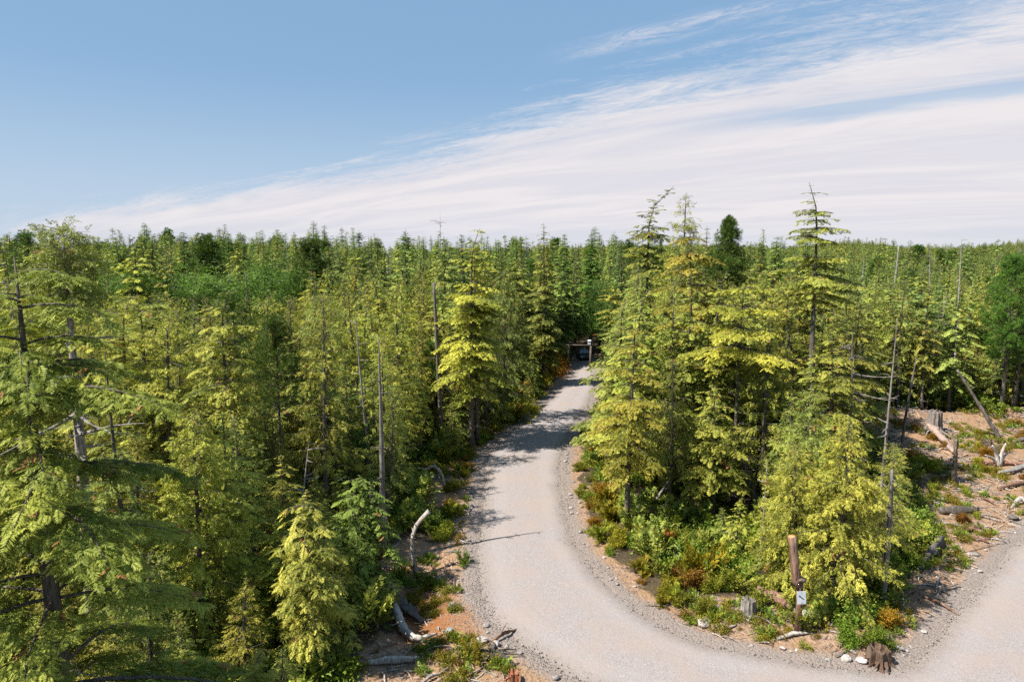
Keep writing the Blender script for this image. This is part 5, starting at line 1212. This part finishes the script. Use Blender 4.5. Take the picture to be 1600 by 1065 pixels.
# ------------------------------------------------------------------ log gateway and parked car at the end of the road
xl, yl = G(888, 574); xr = at(923, yl) ; zt = htop(540, yl)
e = empty('log_gateway', (xl, yl, 0), 0, 'dark timber gateway of two posts and a beam at the far end of the road', 'gateway')
wdt = (923 - 888) * (yl / FPX)
for xx in (0, wdt):
    g = Geo(); g.tube([(xx, 0, -.2), (xx, 0, zt)], [.17, .14], 10, rough=.15); child('post', g.build_mesh('post', M['bark'], True), e)
g = Geo(); g.tube([(-.3, 0, zt + .1), (wdt + .45, 0, zt + .02)], [.11, .09], 10, rough=.2); child('beam', g.build_mesh('beam', M['bark'], True), e)
o = Geo(); boxg(o, (0, 0, .25), (.36, .3, .5)); V = [(-.22, -.2, .5), (.22, -.2, .5), (.22, .2, .5), (-.22, .2, .5), (-.22, 0, .66), (.22, 0, .66)]; o.mesh(V, [(0, 1, 5, 4), (2, 3, 4, 5), (1, 2, 5), (3, 0, 4), (3, 2, 1, 0)])
ob = o.build('nest_box', M['white']); ob.location = (xl + wdt - .2, yl, zt + .15); tag(ob, 'small white box standing on the end of the gateway beam', 'box')

def paint(name, c, rough=.25, metal=.3):
    m, q = new_mat(name); b = q.n('ShaderNodeBsdfPrincipled', i_Base_Color=(*c, 1), i_Roughness=rough, i_Metallic=metal)
    b.inputs['Coat Weight'].default_value = .5; q.n('ShaderNodeOutputMaterial', i_Surface=b.outputs[0]); return m
M['blue'] = paint('dark_blue_paint', (.05, .075, .11)); M['glass'] = paint('dark_glass', (.02, .025, .03), .06, 0); M['tyre'] = paint('tyre_rubber', (.015, .015, .015), .8, 0); M['rim'] = paint('alloy', (.4, .4, .42), .3, .9); M['lamp'] = paint('lamp_lens', (.6, .62, .65), .1, 0)
cx, cy = G(913, 562); e = empty('parked_car', (cx, cy + 1.2, .02), R(4), 'dark blue car parked facing the camera beneath the log gateway', 'car')
def loft(secs, mat, name, nm2):
    g = Geo(); n = len(secs[0][1]); V = [(px, sy, pz) for sy, pr in secs for px, pz in pr]; Fc = [(i * n + j, (i + 1) * n + j, (i + 1) * n + (j + 1) % n, i * n + (j + 1) % n) for i in range(len(secs) - 1) for j in range(n)]
    Fc += [tuple(range(n)), tuple(reversed(range((len(secs) - 1) * n, len(secs) * n)))]; g.mesh(V, Fc); return child(name, g.build_mesh(nm2, M[mat]), e)
def sec(w_, zb_, zt_, r_=.1): return [(-w_ + r_, zb_), (w_ - r_, zb_), (w_, zb_ + r_), (w_, zt_ - r_ * 1.4), (w_ - r_ * 1.3, zt_), (-w_ + r_ * 1.3, zt_), (-w_, zt_ - r_ * 1.4), (-w_, zb_ + r_)]
loft([(-2.15, sec(.72, .35, .62)), (-2.05, sec(.82, .22, .74)), (-1.6, sec(.88, .2, .84)), (-.85, sec(.89, .2, .93)), (1.6, sec(.89, .2, .98)), (2.1, sec(.84, .25, .95)), (2.2, sec(.76, .35, .85))], 'blue', 'body', 'car_body')
loft([(-.95, [(-.72, .9), (.72, .9), (.72, .92), (-.72, .92)]), (-.15, [(-.74, .92), (.74, .92), (.58, 1.40), (-.58, 1.40)]), (.9, [(-.74, .95), (.74, .95), (.58, 1.43), (-.58, 1.43)]), (1.75, [(-.72, .95), (.72, .95), (.68, .99), (-.68, .99)])], 'glass', 'windows', 'car_windows')
g = Geo(); g.mesh([(-.6, -.2, 1.405), (.6, -.2, 1.405), (.6, .95, 1.435), (-.6, .95, 1.435), (-.55, -.1, 1.45), (.55, -.1, 1.45), (.55, .85, 1.475), (-.55, .85, 1.475)], [(4, 5, 6, 7), (0, 1, 5, 4), (1, 2, 6, 5), (2, 3, 7, 6), (3, 0, 4, 7), (3, 2, 1, 0)]); child('roof', g.build_mesh('car_roof', M['blue']), e)
for sx in (-1, 1):
    for sy in (-1.35, 1.35):
        g = Geo(); g.tube([(sx * .72, sy, .32), (sx * .91, sy, .32)], [.33, .33], 20); wh = child('wheel', g.build_mesh('tyre', M['tyre']), e)
        g = Geo(); g.tube([(sx * .905, sy, .32), (sx * .92, sy, .32)], [.2, .19], 16); child('rim', g.build_mesh('rim', M['rim']), wh)
    g = Geo(); boxg(g, (sx * .62, -2.12, .6), (.3, .1, .14)); child('headlight', g.build_mesh('headlight', M['lamp']), e)
    g = Geo(); boxg(g, (sx * .98, -.7, 1.0), (.2, .1, .14)); child('mirror', g.build_mesh('mirror', M['blue']), e)
g = Geo(); boxg(g, (0, -2.16, .5), (.7, .04, .16)); child('grille', g.build_mesh('grille', M['black']), e)
